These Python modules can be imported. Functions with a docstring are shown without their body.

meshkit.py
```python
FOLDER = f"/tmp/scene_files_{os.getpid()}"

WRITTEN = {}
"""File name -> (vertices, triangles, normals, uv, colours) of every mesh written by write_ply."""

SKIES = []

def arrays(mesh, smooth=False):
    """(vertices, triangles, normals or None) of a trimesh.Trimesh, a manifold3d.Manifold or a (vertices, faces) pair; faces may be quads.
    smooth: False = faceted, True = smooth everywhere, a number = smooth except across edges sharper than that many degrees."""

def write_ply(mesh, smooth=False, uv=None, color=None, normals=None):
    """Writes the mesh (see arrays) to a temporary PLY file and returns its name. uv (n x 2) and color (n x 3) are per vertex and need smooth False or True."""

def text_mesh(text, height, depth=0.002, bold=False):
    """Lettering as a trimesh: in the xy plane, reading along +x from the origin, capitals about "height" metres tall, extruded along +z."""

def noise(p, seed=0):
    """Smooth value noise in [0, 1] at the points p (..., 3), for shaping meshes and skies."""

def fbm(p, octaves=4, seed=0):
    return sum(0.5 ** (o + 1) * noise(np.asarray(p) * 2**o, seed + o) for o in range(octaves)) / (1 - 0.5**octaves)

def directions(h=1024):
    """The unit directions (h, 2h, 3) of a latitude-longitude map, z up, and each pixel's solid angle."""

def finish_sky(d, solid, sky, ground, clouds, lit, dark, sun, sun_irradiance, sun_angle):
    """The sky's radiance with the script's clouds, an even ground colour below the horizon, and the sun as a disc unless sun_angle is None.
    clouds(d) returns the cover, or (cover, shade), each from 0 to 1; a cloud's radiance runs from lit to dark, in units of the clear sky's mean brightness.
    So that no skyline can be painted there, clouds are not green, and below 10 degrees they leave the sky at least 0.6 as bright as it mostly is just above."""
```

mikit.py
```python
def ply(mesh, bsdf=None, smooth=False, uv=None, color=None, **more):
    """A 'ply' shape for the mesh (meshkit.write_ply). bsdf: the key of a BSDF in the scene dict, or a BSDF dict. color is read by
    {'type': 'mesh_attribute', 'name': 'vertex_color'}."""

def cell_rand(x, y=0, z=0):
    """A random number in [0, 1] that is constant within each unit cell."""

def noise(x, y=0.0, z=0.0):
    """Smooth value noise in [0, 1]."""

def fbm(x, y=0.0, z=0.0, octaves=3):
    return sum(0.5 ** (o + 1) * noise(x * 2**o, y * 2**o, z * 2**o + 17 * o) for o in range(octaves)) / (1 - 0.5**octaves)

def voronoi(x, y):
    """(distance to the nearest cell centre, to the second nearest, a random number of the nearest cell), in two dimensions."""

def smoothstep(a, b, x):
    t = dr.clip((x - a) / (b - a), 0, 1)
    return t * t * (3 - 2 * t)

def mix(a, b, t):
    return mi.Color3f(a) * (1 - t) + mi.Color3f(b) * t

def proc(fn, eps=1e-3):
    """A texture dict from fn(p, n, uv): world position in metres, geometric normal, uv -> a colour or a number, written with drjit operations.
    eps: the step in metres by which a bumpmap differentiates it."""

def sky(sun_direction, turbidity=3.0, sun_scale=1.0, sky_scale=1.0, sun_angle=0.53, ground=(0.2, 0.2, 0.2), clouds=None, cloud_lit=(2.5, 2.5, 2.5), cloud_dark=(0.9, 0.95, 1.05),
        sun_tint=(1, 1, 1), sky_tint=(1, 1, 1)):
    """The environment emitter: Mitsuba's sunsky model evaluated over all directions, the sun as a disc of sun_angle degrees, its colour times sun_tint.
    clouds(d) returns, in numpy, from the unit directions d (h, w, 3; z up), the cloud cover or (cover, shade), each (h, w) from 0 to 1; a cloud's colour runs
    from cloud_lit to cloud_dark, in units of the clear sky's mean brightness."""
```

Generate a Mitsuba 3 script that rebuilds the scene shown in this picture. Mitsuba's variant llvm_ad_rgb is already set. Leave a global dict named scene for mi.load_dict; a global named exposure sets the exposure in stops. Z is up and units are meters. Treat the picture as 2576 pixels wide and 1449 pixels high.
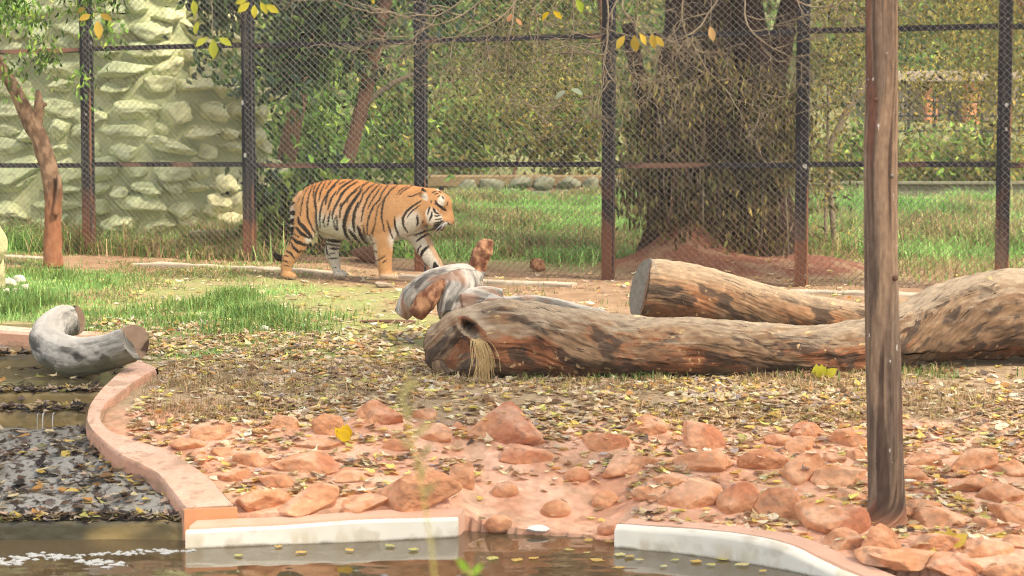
import math, random
import numpy as np, trimesh, mitsuba as mi, drjit as dr, mikit, meshkit
from mikit import noise, fbm, smoothstep, mix, voronoi, cell_rand

T = mi.ScalarTransform4f
# ------------------------------------------------------------------ camera, sky, exposure
F, CX, CY, HZ, CAMZ = 4700.0, 1288.0, 724.5, 415.0, 1.12     # focal length and centre in pixels of a 2576 px wide picture
PITCH = math.atan((CY - HZ) / F)
scene = {'type': 'scene'}
labels = {}
scene['camera'] = {'type': 'thinlens', 'fov': math.degrees(2 * math.atan(CX / F)), 'fov_axis': 'x',
    'aperture_radius': 0.007, 'focus_distance': 14.5, 'near_clip': 0.05, 'far_clip': 2000.0,
    'to_world': T().look_at([0, 0, CAMZ], [0, math.cos(PITCH), CAMZ - math.sin(PITCH)], [0, 0, 1])}
SUN = np.array([0.62, -0.48, 0.78])
scene['sky'] = mikit.sky(SUN.tolist(), turbidity=3, sun_scale=0.62, sun_angle=8, clouds=lambda d: 0.75 + 0 * d[..., 0],
                         cloud_lit=(2.3, 2.25, 2.15), sun_tint=(0.96, 0.98, 1.0))
exposure = 2.9

# ------------------------------------------------------------------ helpers
rng = np.random.default_rng(7)
FWD = np.array([0, math.cos(PITCH), -math.sin(PITCH)])
UPV = np.array([0, math.sin(PITCH), math.cos(PITCH)])
def ray(px, py):
    return FWD + (px - CX) / F * np.array([1.0, 0, 0]) + (CY - py) / F * UPV
def at(px, py, Y):
    d = ray(px, py)
    return np.array([0, 0, CAMZ]) + d * (Y / d[1])
def ppm(Y): return F / Y
def hit_z(px, py, zf, y0=5.0, y1=80.0):
    d = ray(px, py); ys = np.arange(y0, y1, 0.004)
    pz = CAMZ + d[2] / d[1] * ys
    g = zf(d[0] / d[1] * ys, ys)
    k = np.argmax(pz <= g)
    return np.array([d[0] / d[1] * ys[k], ys[k], g[k]])
def hit(px, py): return hit_z(px, py, H)

count = {}
def numbered(name):
    n = count.get(name, 0); count[name] = n + 1
    return name if n == 0 else f'{name}_{n:03d}'
def thing(name, label, cat, group=None, kind=None):
    k = numbered(name); labels[k] = {'label': label, 'category': cat}
    if group: labels[k]['group'] = group
    if kind: labels[k]['kind'] = kind
    return k
def struct(name, shape, label=None):
    k = numbered(name); scene[k] = shape; labels[k] = {'kind': 'structure'}
    if label: labels[k]['label'] = label
    return k
def part(parent, name, shape, kind=None, label=None):
    k = numbered(parent + '__' + name); scene[k] = shape
    if kind or label:
        labels[k] = {}
        if kind: labels[k]['kind'] = kind
        if label: labels[k]['label'] = label
    return k
def nrm(v): return v / np.maximum(np.linalg.norm(v, axis=-1, keepdims=True), 1e-12)
def ss(a, b, x):
    t = np.clip((np.asarray(x, float) - a) / (b - a), 0, 1); return t * t * (3 - 2 * t)
def smooth_path(pts, n):
    """Catmull-Rom through rows (x, y, z, r ...)"""
    P = np.asarray(pts, float); P = np.vstack([2 * P[0] - P[1], P, 2 * P[-1] - P[-2]])
    out = []
    m = len(P) - 3
    for i in range(m):
        a, b, c, d = P[i:i + 4]
        for t in np.linspace(0, 1, n, endpoint=(i == m - 1)):
            out.append(0.5 * (2 * b + (c - a) * t + (2 * a - 5 * b + 4 * c - d) * t * t + (3 * b - a - 3 * c + d) * t ** 3))
    return np.array(out)
def frames(P):
    t = nrm(np.gradient(P, axis=0)); up = np.array([0, 0, 1.0])
    if abs(t[0] @ up) > 0.9: up = np.array([0, 1.0, 0])
    u = nrm(np.cross(up, t[0])); U = []
    for k in range(len(P)):
        u = nrm(u - t[k] * (u @ t[k])); U.append(u)
    U = np.array(U); return t, U, np.cross(t, U)
def tube(P, R, sides=10, rough=0.0, freq=3.0, seed=0, cap=True, lump=None):
    """swept tube with uv = (metres along, metres around); R scalar per ring. returns (mesh, uv)"""
    P = np.asarray(P, float); R = np.broadcast_to(np.asarray(R, float), (len(P),)).copy()
    t, U, V = frames(P)
    s = np.concatenate([[0], np.cumsum(np.linalg.norm(np.diff(P, axis=0), axis=1))])
    a = np.linspace(0, 2 * np.pi, sides + 1)
    dirs = np.cos(a)[None, :, None] * U[:, None] + np.sin(a)[None, :, None] * V[:, None]
    rr = np.repeat(R[:, None], sides + 1, 1)
    if rough:
        q = np.stack([s[:, None] * freq + 0 * a, np.cos(a)[None] * 2 + 0 * s[:, None], np.sin(a)[None] * 2 + 0 * s[:, None]], -1)
        rr = rr * (1 + rough * 2 * (meshkit.fbm(q + seed * 13.7, 3, seed) - 0.5))
    if lump is not None: rr = lump(s, a, rr)
    v = (P[:, None] + dirs * rr[..., None]).reshape(-1, 3)
    uv = np.stack([np.repeat(s[:, None], sides + 1, 1), a[None] * R[:, None]], -1).reshape(-1, 2)
    n, m = len(P), sides + 1
    i, j = np.meshgrid(np.arange(n - 1), np.arange(sides), indexing='ij')
    A = (i * m + j).ravel(); B = A + 1; C = A + m; D = C + 1
    f = np.vstack([np.stack([A, B, D], 1), np.stack([A, D, C], 1)])
    if cap:
        for e, flip in ((0, 1), (n - 1, 0)):
            c = len(v); v = np.vstack([v, P[e]]); uv = np.vstack([uv, uv[e * m]])
            k = np.arange(sides) + e * m; g = np.stack([k, k + 1, 0 * k + c], 1)
            f = np.vstack([f, g[:, ::-1] if flip else g])
    return (v, f), uv
def merge(ms):
    v, f, o = [], [], 0
    for a, b in ms:
        v.append(a); f.append(np.asarray(b) + o); o += len(a)
    return np.vstack(v), np.vstack(f)
def box(c, s, R=None, bev=0.0):
    m = trimesh.creation.box(s)
    if bev:
        b = np.array([[x, y, z] for x in (-1, 1) for y in (-1, 1) for z in (-1, 1)], float) * (np.array(s) / 2 - bev)
        pts = np.vstack([b + d for d in np.vstack([np.eye(3), -np.eye(3)]) * bev])
        m = trimesh.convex.convex_hull(pts)
    v = np.array(m.vertices)
    if R is not None: v = v @ np.asarray(R).T
    return v + np.asarray(c), np.array(m.faces)
def rotz(a):
    c, s = math.cos(a), math.sin(a); return np.array([[c, -s, 0], [s, c, 0], [0, 0, 1.0]])
_ico = {}
def ico(k):
    if k not in _ico:
        m = trimesh.creation.icosphere(subdivisions=k); _ico[k] = (np.array(m.vertices), np.array(m.faces))
    return _ico[k]
def rock(seed, sub=3, K=11, p=16, rough=0.05, lo=0.62):
    """unit-size angular stone"""
    r = np.random.default_rng(seed); d, f = ico(sub)
    n = nrm(r.normal(size=(K, 3))); n = np.vstack([n, -n[: K // 2]]); h = r.uniform(lo, 1.0, len(n))
    q = np.maximum(d @ n.T, 0) / h
    rad = np.clip((q ** p).sum(1) ** (-1 / p), 0.3, 1.25)
    rad = rad * (1 + rough * 2 * (meshkit.fbm(d * 2.3 + seed * 3.1, 3, seed % 97) - 0.5))
    v = d * rad[:, None]
    return v / np.abs(v).max(0), f
def outward(v, f):
    f = np.asarray(f); a, b, c = (v[f[:, k]] - v.mean(0) for k in range(3))
    return (v, f[:, ::-1]) if (np.cross(a, b) * c).sum() < 0 else (v, f)
def C(*a): return np.array(a, float)
# ------------------------------------------------------------------ materials
def attr(): return {'type': 'mesh_attribute', 'name': 'vertex_color'}
def thin(diff, rough=0.6, spec=0.3):
    return {'type': 'principledthin', 'base_color': attr(), 'roughness': rough, 'diff_trans': diff, 'eta': 1.35}
scene['mat_foliage'] = thin(1.0, 0.5)
scene['mat_grass'] = thin(0.9, 0.55)
scene['mat_litter'] = thin(0.7, 0.7)
def prin(col, rough=0.8, bump=None, scale=0.004, eps=2e-3, spec=0.3, two=False, **kw):
    b = {'type': 'principled', 'base_color': col, 'roughness': rough, 'specular': spec, **kw}
    if bump is not None:
        b = {'type': 'bumpmap', 'arbitrary': mikit.proc(bump, eps), 'scale': scale, 'bsdf': b}
    return {'type': 'twosided', 'bsdf': b} if two else b
def rgb(*c): return {'type': 'rgb', 'value': list(map(float, c))}

def _ground(p, n, uv):
    x, y = p.x, p.y
    w = (fbm(x * 1.1, y * 1.1, 0.0, 4) - 0.5)
    w2 = (fbm(x * 5 + 9, y * 5, 3.0, 3) - 0.5)
    fine = fbm(x * 30, y * 30, 1.0, 3)
    dirt = mix((0.19, 0.115, 0.07), (0.32, 0.215, 0.14), fbm(x * 9, y * 9, 5.0, 3))
    lawn = mix((0.22, 0.19, 0.10), (0.22, 0.26, 0.09), fbm(x * 4, y * 4, 2.0, 3))
    litter = mix((0.22, 0.155, 0.095), (0.38, 0.29, 0.19), fine)
    cem = mix((0.50, 0.265, 0.17), (0.64, 0.395, 0.28), smoothstep(0.25, 0.75, fbm(x * 6, y * 6, 7.0, 4))) * (0.75 + 0.5 * fine)
    red = mix((0.13, 0.055, 0.038), (0.20, 0.09, 0.06), fine)  # red earth, with the shade of the big tree put into its colour
    fy = 18.75 - 0.37 * x
    c = mix(litter, dirt, smoothstep(13.5, 15.5, y + 3 * w))
    c = mix(c, lawn, smoothstep(-0.2, -1.0, x + 1.2 * w + (y - 15) * 0.12) * smoothstep(12.2, 13.0, y + w) * smoothstep(0.2, 1.2, fy - y + w))
    c = mix(c, dirt, smoothstep(1.5, 0.6, dr.abs(y - fy + 0.45) + w))
    c = mix(c, mix(lawn, dirt, smoothstep(3.6, 2.2, y - fy + 2 * w) * smoothstep(2.0, 3.0, x) * 0.8), smoothstep(0.4, 1.6, y - fy + w))
    c = mix(c, red, smoothstep(1.25, 1.0, dr.sqrt(dr.square((x - 2.35) * 0.8) + dr.square(y - 19.6)) + 0.2 * w2))
    c = mix(c, dirt, smoothstep(30.3, 31, y))
    c = mix(c, (0.14, 0.16, 0.06), smoothstep(33, 36, y))
    c = mix(cem, c, smoothstep(10.6, 11.1, y + 0.9 * w + 0.25 * w2))
    dust = smoothstep(0.02, 0.12, w2 + 0.5 * w)
    return mix(c, mix(c, litter, 0.6), dust * smoothstep(9.2, 9.6, y) * 0.6)
scene['mat_ground'] = prin(mikit.proc(_ground), 0.95, lambda p, n, uv: fbm(p.x * 22, p.y * 22, 0.0, 4), 0.02, spec=0.15)

def _redrock(p, n, uv):
    a = fbm(p.x * 9, p.y * 9, p.z * 9, 4); b = fbm(p.x * 45, p.y * 45, p.z * 45, 3)
    c = mix((0.47, 0.22, 0.115), (0.66, 0.355, 0.20), smoothstep(0.25, 0.75, a))
    c = mix(c, (0.43, 0.16, 0.09), smoothstep(0.5, 0.75, fbm(p.x * 3 + 7, p.y * 3, p.z * 3, 2)) * 0.7)
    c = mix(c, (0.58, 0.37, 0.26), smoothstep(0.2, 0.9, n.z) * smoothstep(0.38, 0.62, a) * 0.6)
    c = mix(c, (0.30, 0.20, 0.14), smoothstep(0.58, 0.72, fbm(p.x * 16, p.y * 16, p.z * 16 + 5, 3)) * 0.4)
    return c * (0.74 + 0.52 * b)
scene['mat_redrock'] = prin(mikit.proc(_redrock), 0.9, lambda p, n, uv: fbm(p.x * 24, p.y * 24, p.z * 24, 5), 0.035, spec=0.2)
def _pinkkerb(p, n, uv):
    a = fbm(p.x * 7, p.y * 7, p.z * 7, 4); b = fbm(p.x * 50, p.y * 50, p.z * 50, 2)
    c = mix((0.46, 0.28, 0.20), (0.58, 0.385, 0.30), a)
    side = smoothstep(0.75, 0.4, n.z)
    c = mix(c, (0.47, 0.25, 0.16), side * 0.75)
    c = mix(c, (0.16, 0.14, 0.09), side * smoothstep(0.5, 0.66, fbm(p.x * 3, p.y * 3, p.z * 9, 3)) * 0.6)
    c = mix(c, (0.22, 0.15, 0.10), smoothstep(0.54, 0.70, fbm(p.x * 4 + 3, p.y * 4, p.z * 4, 4)) * 0.55)
    c = mix(c, (0.30, 0.19, 0.13), smoothstep(0.62, 0.70, fbm(p.x * 22, p.y * 22, p.z * 22, 3)) * 0.6)
    return c * (0.85 + 0.3 * b)
scene['mat_pinkkerb'] = prin(mikit.proc(_pinkkerb), 0.85, lambda p, n, uv: fbm(p.x * 40, p.y * 40, p.z * 40, 3), 0.004)
scene['mat_orangeend'] = prin(mikit.proc(lambda p, n, uv: mix((0.52, 0.225, 0.105), (0.63, 0.31, 0.16), fbm(p.x * 9, p.y * 9, p.z * 9, 4))), 0.85)
def _white(p, n, uv):
    a = fbm(p.x * 5, p.y * 5, p.z * 5, 4); b = fbm(p.x * 14, p.y * 14, p.z * 3, 3)
    c = mix((0.60, 0.58, 0.50), (0.72, 0.70, 0.63), a)
    stain = smoothstep(0.48, 0.7, b) * smoothstep(-0.64, -0.72, p.z + 0.04 * a)
    c = mix(c, (0.42, 0.34, 0.20), stain * 0.55)
    c = mix(c, (0.40, 0.36, 0.27), smoothstep(0.56, 0.72, fbm(p.x * 8 + 2, p.y * 8, p.z * 8, 4)) * 0.5)
    c = mix(c, (0.10, 0.085, 0.05), smoothstep(-0.735, -0.755, p.z + 0.02 * b) * 0.85)
    return c
scene['mat_whitekerb'] = prin(mikit.proc(_white), 0.7, lambda p, n, uv: fbm(p.x * 25, p.y * 25, p.z * 25, 3), 0.004)
def _pinktop(p, n, uv): return mix((0.48, 0.28, 0.195), (0.58, 0.38, 0.29), fbm(p.x * 9, p.y * 9, p.z * 9, 4))
scene['mat_pinktop'] = prin(mikit.proc(_pinktop), 0.85)

def _wetbed(p, n, uv):
    a = fbm(p.x * 6, p.y * 6, p.z * 6, 4); b = fbm(p.x * 40, p.y * 40, p.z * 10, 3)
    c = mix((0.13, 0.128, 0.12), (0.225, 0.22, 0.205), a)
    return mix(c, (0.035, 0.025, 0.018), smoothstep(0.5, 0.68, b))
scene['mat_wetbed'] = prin(mikit.proc(_wetbed), mikit.proc(lambda p, n, uv: 0.22 + 0.5 * fbm(p.x * 12, p.y * 12, 0.0, 3)), lambda p, n, uv: fbm(p.x * 26, p.y * 26, p.z * 26, 4), 0.010, spec=0.4)
def _algae(p, n, uv):
    a = fbm(p.x * 3, p.y * 3, p.z * 14, 4)
    c = mix((0.10, 0.075, 0.03), (0.34, 0.25, 0.10), a)
    return mix(c, (0.05, 0.045, 0.025), smoothstep(0.45, 0.6, fbm(p.x * 2 + 5, p.y * 2, p.z * 4, 3)))
scene['mat_algae'] = prin(mikit.proc(_algae), 0.35, lambda p, n, uv: fbm(p.x * 30, p.y * 30, p.z * 30, 3), 0.006, spec=0.5)
def _ripple(p, n, uv): return fbm(p.x * 2.2, p.y * 5, 0.0, 3)
scene['mat_pond'] = {'type': 'bumpmap', 'arbitrary': mikit.proc(_ripple, 4e-3), 'scale': 0.0045,
    'bsdf': {'type': 'plastic', 'diffuse_reflectance': rgb(0.075, 0.055, 0.03), 'int_ior': 1.42}}
scene['mat_pool'] = {'type': 'bumpmap', 'arbitrary': mikit.proc(lambda p, n, uv: fbm(p.x * 9, p.y * 18, 0.0, 3), 4e-3), 'scale': 0.005,
    'bsdf': {'type': 'plastic', 'diffuse_reflectance': rgb(0.115, 0.095, 0.05), 'int_ior': 1.33}}
scene['mat_foam'] = prin(rgb(0.30, 0.31, 0.31), 0.6, two=True)
scene['mat_fall'] = {'type': 'thindielectric', 'int_ior': 1.5}

# painted steel: dirty and rusty near the ground
def _steel(p, n, uv):
    a = fbm(p.x * 12, p.y * 12, p.z * 6, 4); b = fbm(p.x * 3, p.y * 3, p.z * 3, 3)
    c = mix((0.010, 0.011, 0.015), (0.028, 0.030, 0.037), a)
    c = mix(c, (0.17, 0.115, 0.085), smoothstep(0.75, 0.15, p.z + 0.5 * (b - 0.5)) * 0.85)
    c = mix(c, (0.25, 0.10, 0.055), smoothstep(0.56, 0.70, b + 0.2 * smoothstep(0.9, 0.1, p.z)) * smoothstep(1.2, 0.3, p.z) * 0.7)
    return mix(c, (0.5, 0.5, 0.48), smoothstep(0.80, 0.83, fbm(p.x * 14 + 3, p.y * 14, p.z * 9, 2)))
scene['mat_steel'] = prin(mikit.proc(_steel), 0.65, spec=0.2)
def _rail(p, n, uv):
    a = fbm(p.x * 10, p.y * 10, p.z * 10, 4)
    c = mix((0.010, 0.011, 0.015), (0.032, 0.033, 0.040), a)
    return mix(c, (0.22, 0.12, 0.085), smoothstep(0.56, 0.70, fbm(p.x * 1.7, p.y * 1.7, p.z * 8, 3)))
scene['mat_rail'] = prin(mikit.proc(_rail), 0.65, spec=0.2)
scene['mat_rust'] = prin(mikit.proc(lambda p, n, uv: mix(mix((0.38, 0.14, 0.06), (0.30, 0.17, 0.10), fbm(p.x * 20, p.y * 20, p.z * 14, 3)), (0.04, 0.042, 0.05), smoothstep(0.38, 0.52, fbm(p.x * 3 + 3, p.y * 3, p.z * 1.3, 3) + 0.12 * smoothstep(0.5, 2.0, p.z)))), 0.8)
def _wire(p, n, uv):
    c = mix((0.22, 0.215, 0.20), (0.36, 0.345, 0.32), fbm(p.x * 6, p.y * 6, p.z * 6, 3))
    return mix(c, (0.30, 0.15, 0.085), smoothstep(1.1, 0.1, p.z) * 0.75)
scene['mat_wire'] = prin(mikit.proc(_wire), 0.5, metallic=0.3)

def _paintwall(p, n, uv):
    a = fbm(p.x * 2.2, p.y * 2.2, p.z * 2.2, 4); b = fbm(p.x * 14, p.y * 14, p.z * 14, 3)
    c = mix((0.44, 0.53, 0.30), (0.74, 0.77, 0.49), smoothstep(0.25, 0.75, a) * 0.6 + 0.4 * b)
    c = mix(c, (0.76, 0.70, 0.42), smoothstep(-4.5, -3.7, p.x) * 0.7)  # warm sunlight on the right-hand face, painted into the colour
    c = mix(c, (0.15, 0.17, 0.09), smoothstep(0.52, 0.72, b) * 0.5)
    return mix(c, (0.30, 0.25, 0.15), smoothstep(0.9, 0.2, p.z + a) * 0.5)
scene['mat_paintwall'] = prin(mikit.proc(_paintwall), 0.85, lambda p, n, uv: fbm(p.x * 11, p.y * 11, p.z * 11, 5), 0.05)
scene['mat_yellowrock'] = prin(mikit.proc(lambda p, n, uv: mix((0.30, 0.29, 0.15), (0.50, 0.48, 0.28), fbm(p.x * 9, p.y * 9, p.z * 9, 4))), 0.9, lambda p, n, uv: fbm(p.x * 14, p.y * 14, p.z * 14, 4), 0.03)
scene['mat_mortar'] = prin(mikit.proc(lambda p, n, uv: mix((0.33, 0.38, 0.21), (0.56, 0.59, 0.36), smoothstep(0.3, 0.7, fbm(p.x * 4, p.y * 4, p.z * 4, 4)))), 0.9, lambda p, n, uv: fbm(p.x * 12, p.y * 12, p.z * 12, 4), 0.03)  # dark joint tone, with the shadow beneath the stones put into the colour
scene['mat_earth'] = prin(mikit.proc(lambda p, n, uv: mix((0.16, 0.11, 0.06), (0.30, 0.22, 0.12), fbm(p.x * 5, p.y * 5, p.z * 5, 4))), 0.95)
scene['mat_concrete'] = prin(mikit.proc(lambda p, n, uv: mix((0.30, 0.25, 0.19), (0.46, 0.38, 0.30), fbm(p.x * 7, p.y * 7, p.z * 7, 4))), 0.9, lambda p, n, uv: fbm(p.x * 25, p.y * 25, p.z * 25, 3), 0.006)
scene['mat_greystone'] = prin(mikit.proc(lambda p, n, uv: mix((0.12, 0.13, 0.09), (0.25, 0.255, 0.18), fbm(p.x * 6, p.y * 6, p.z * 6, 4))), 0.9, lambda p, n, uv: fbm(p.x * 14, p.y * 14, p.z * 14, 3), 0.01)
scene['mat_palestone'] = prin(mikit.proc(lambda p, n, uv: mix((0.50, 0.46, 0.35), (0.72, 0.70, 0.62), fbm(p.x * 8, p.y * 8, p.z * 8, 4))), 0.9, lambda p, n, uv: fbm(p.x * 14, p.y * 14, p.z * 14, 3), 0.01)

# wood: u = metres along the grain, v = metres around
def wood(base, tan, dark, red, light, redness=1.0):
    def fn(p, n, uv):
        u, v = uv.x, uv.y
        bl = fbm(u * 2.6, v * 6, 4.0, 4); b2 = fbm(u * 7 + 11, v * 15, 2.0, 4); fine = fbm(u * 28, v * 80, 0.0, 3); gr = fbm(u * 4, v * 30, 7.0, 4)
        c = mix(base, tan, smoothstep(0.3, 0.7, 0.5 * bl + 0.5 * gr))
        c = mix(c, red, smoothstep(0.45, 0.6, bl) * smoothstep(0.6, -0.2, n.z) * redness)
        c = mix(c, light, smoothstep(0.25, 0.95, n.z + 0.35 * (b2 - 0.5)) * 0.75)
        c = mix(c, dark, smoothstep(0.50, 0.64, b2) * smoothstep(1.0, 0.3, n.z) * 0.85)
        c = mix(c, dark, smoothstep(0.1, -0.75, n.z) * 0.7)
        cr = smoothstep(0.022, 0.004, dr.abs(fbm(u * 1.7, v * 24, 13.0, 3) - 0.5)) * smoothstep(0.42, 0.56, fbm(u * 3, v * 4, 15.0, 2))
        c = mix(c, (0.03, 0.02, 0.015), cr * 0.85)
        c = mix(c, (0.55, 0.41, 0.22), smoothstep(0.73, 0.77, fbm(u * 26, v * 30, 9.0, 3)) * smoothstep(0.5, 0.6, bl) * 0.7)
        return c * (0.62 + 0.76 * fine)
    return fn
def barkbump(p, n, uv): return fbm(uv.x * 4, uv.y * 55, 0.0, 4) + 0.6 * fbm(uv.x * 14, uv.y * 22, 5.0, 3)
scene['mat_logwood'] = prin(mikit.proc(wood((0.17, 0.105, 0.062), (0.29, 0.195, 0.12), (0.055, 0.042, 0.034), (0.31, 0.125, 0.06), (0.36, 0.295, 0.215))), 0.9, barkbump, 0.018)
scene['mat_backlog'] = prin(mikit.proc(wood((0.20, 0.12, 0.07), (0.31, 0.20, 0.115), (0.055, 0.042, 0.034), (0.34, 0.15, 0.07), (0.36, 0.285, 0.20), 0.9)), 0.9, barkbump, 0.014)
def _endgrain(p, n, uv):
    return mix((0.13, 0.12, 0.105), (0.28, 0.255, 0.22), fbm(p.x * 30, p.y * 30, p.z * 30, 3))
scene['mat_endgrain'] = prin(mikit.proc(_endgrain), 0.9)
def _grey(p, n, uv):
    u, v = uv.x, uv.y
    g = fbm(u * 5, v * 40, 0.0, 4); a = fbm(u * 5, v * 7, 4.0, 4)
    c = mix((0.17, 0.165, 0.145), (0.38, 0.36, 0.32), smoothstep(0.3, 0.7, g)) * (0.6 + 0.8 * fbm(u * 30, v * 60, 3.0, 3))
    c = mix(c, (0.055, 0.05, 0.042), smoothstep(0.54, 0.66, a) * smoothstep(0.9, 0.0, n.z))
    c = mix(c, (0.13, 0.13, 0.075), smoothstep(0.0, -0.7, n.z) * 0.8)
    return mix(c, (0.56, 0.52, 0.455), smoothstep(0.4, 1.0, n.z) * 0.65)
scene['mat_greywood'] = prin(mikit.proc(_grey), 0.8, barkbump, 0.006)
def _bleach(p, n, uv):
    u, v = uv.x, uv.y
    g = fbm(u * 6, v * 40, 0.0, 4); a = fbm(u * 7, v * 9, 4.0, 4)
    c = mix((0.19, 0.18, 0.16), (0.42, 0.395, 0.35), smoothstep(0.3, 0.7, g)) * (0.6 + 0.8 * fbm(u * 30, v * 60, 3.0, 3))
    c = mix(c, (0.10, 0.09, 0.08), smoothstep(0.55, 0.68, a))
    c = mix(c, (0.36, 0.15, 0.07), smoothstep(0.60, 0.70, fbm(u * 4 + 7, v * 6, 1.0, 3)) * 0.5)
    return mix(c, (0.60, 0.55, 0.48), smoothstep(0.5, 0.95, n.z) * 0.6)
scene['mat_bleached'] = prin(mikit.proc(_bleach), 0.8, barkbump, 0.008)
scene['mat_redwood'] = prin(mikit.proc(lambda p, n, uv: mix((0.13, 0.05, 0.028), (0.44, 0.235, 0.13), smoothstep(0.3, 0.7, fbm(p.x * 25, p.y * 25, p.z * 14, 4)))), 0.9, lambda p, n, uv: fbm(p.x * 40, p.y * 40, p.z * 20, 3), 0.01)
scene['mat_cutwood'] = prin(mikit.proc(lambda p, n, uv: mix(mix((0.17, 0.11, 0.075), (0.34, 0.245, 0.175), fbm(p.x * 14, p.y * 14, p.z * 14, 4)), (0.06, 0.035, 0.022), smoothstep(0.55, 0.62, fbm(p.x * 7 - p.z * 9, p.z * 4 + p.x * 3, p.y * 3, 3)))), 0.9)
def _trunk(p, n, uv):
    u, v = uv.x, uv.y
    g = fbm(u * 1.6, v * 60, 0.0, 4); a = fbm(u * 1.1, v * 13, 4.0, 4); k = fbm(u * 50, v * 3, 1.0, 2)
    c = mix((0.07, 0.048, 0.036), (0.21, 0.155, 0.11), smoothstep(0.25, 0.75, g) * 0.8 + 0.2 * fbm(u * 9, v * 120, 6.0, 3))
    c = mix(c, (0.28, 0.19, 0.12), smoothstep(0.52, 0.66, a) * 0.6)
    c = mix(c, (0.045, 0.028, 0.022), smoothstep(0.53, 0.64, fbm(u * 1.2 + 5, v * 18, 8.0, 3)) * 0.85)
    c = mix(c, (0.125, 0.055, 0.036), smoothstep(0.60, 0.70, fbm(u * 1.7 + 9, v * 16, 2.0, 3)) * 0.8)
    c = mix(c, (0.62, 0.60, 0.56), 0.6 * smoothstep(0.87, 0.89, fbm(u * 16, v * 45, 3.0, 2)))
    c = mix(c, (0.33, 0.15, 0.085), smoothstep(-0.50, -0.64, p.z + 0.10 * a) * 0.8)
    return c * (0.8 + 0.85 * fbm(u * 25, v * 70, 5.0, 3))
scene['mat_trunk'] = prin(mikit.proc(_trunk), 0.85, lambda p, n, uv: fbm(uv.x * 2.5, uv.y * 60, 0.0, 4) + 0.5 * fbm(uv.x * 20, uv.y * 24, 0.0, 3), 0.012)
def _bark(a, b):
    return lambda p, n, uv: mix(a, b, fbm(p.x * 14, p.y * 14, p.z * 7, 4))
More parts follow.
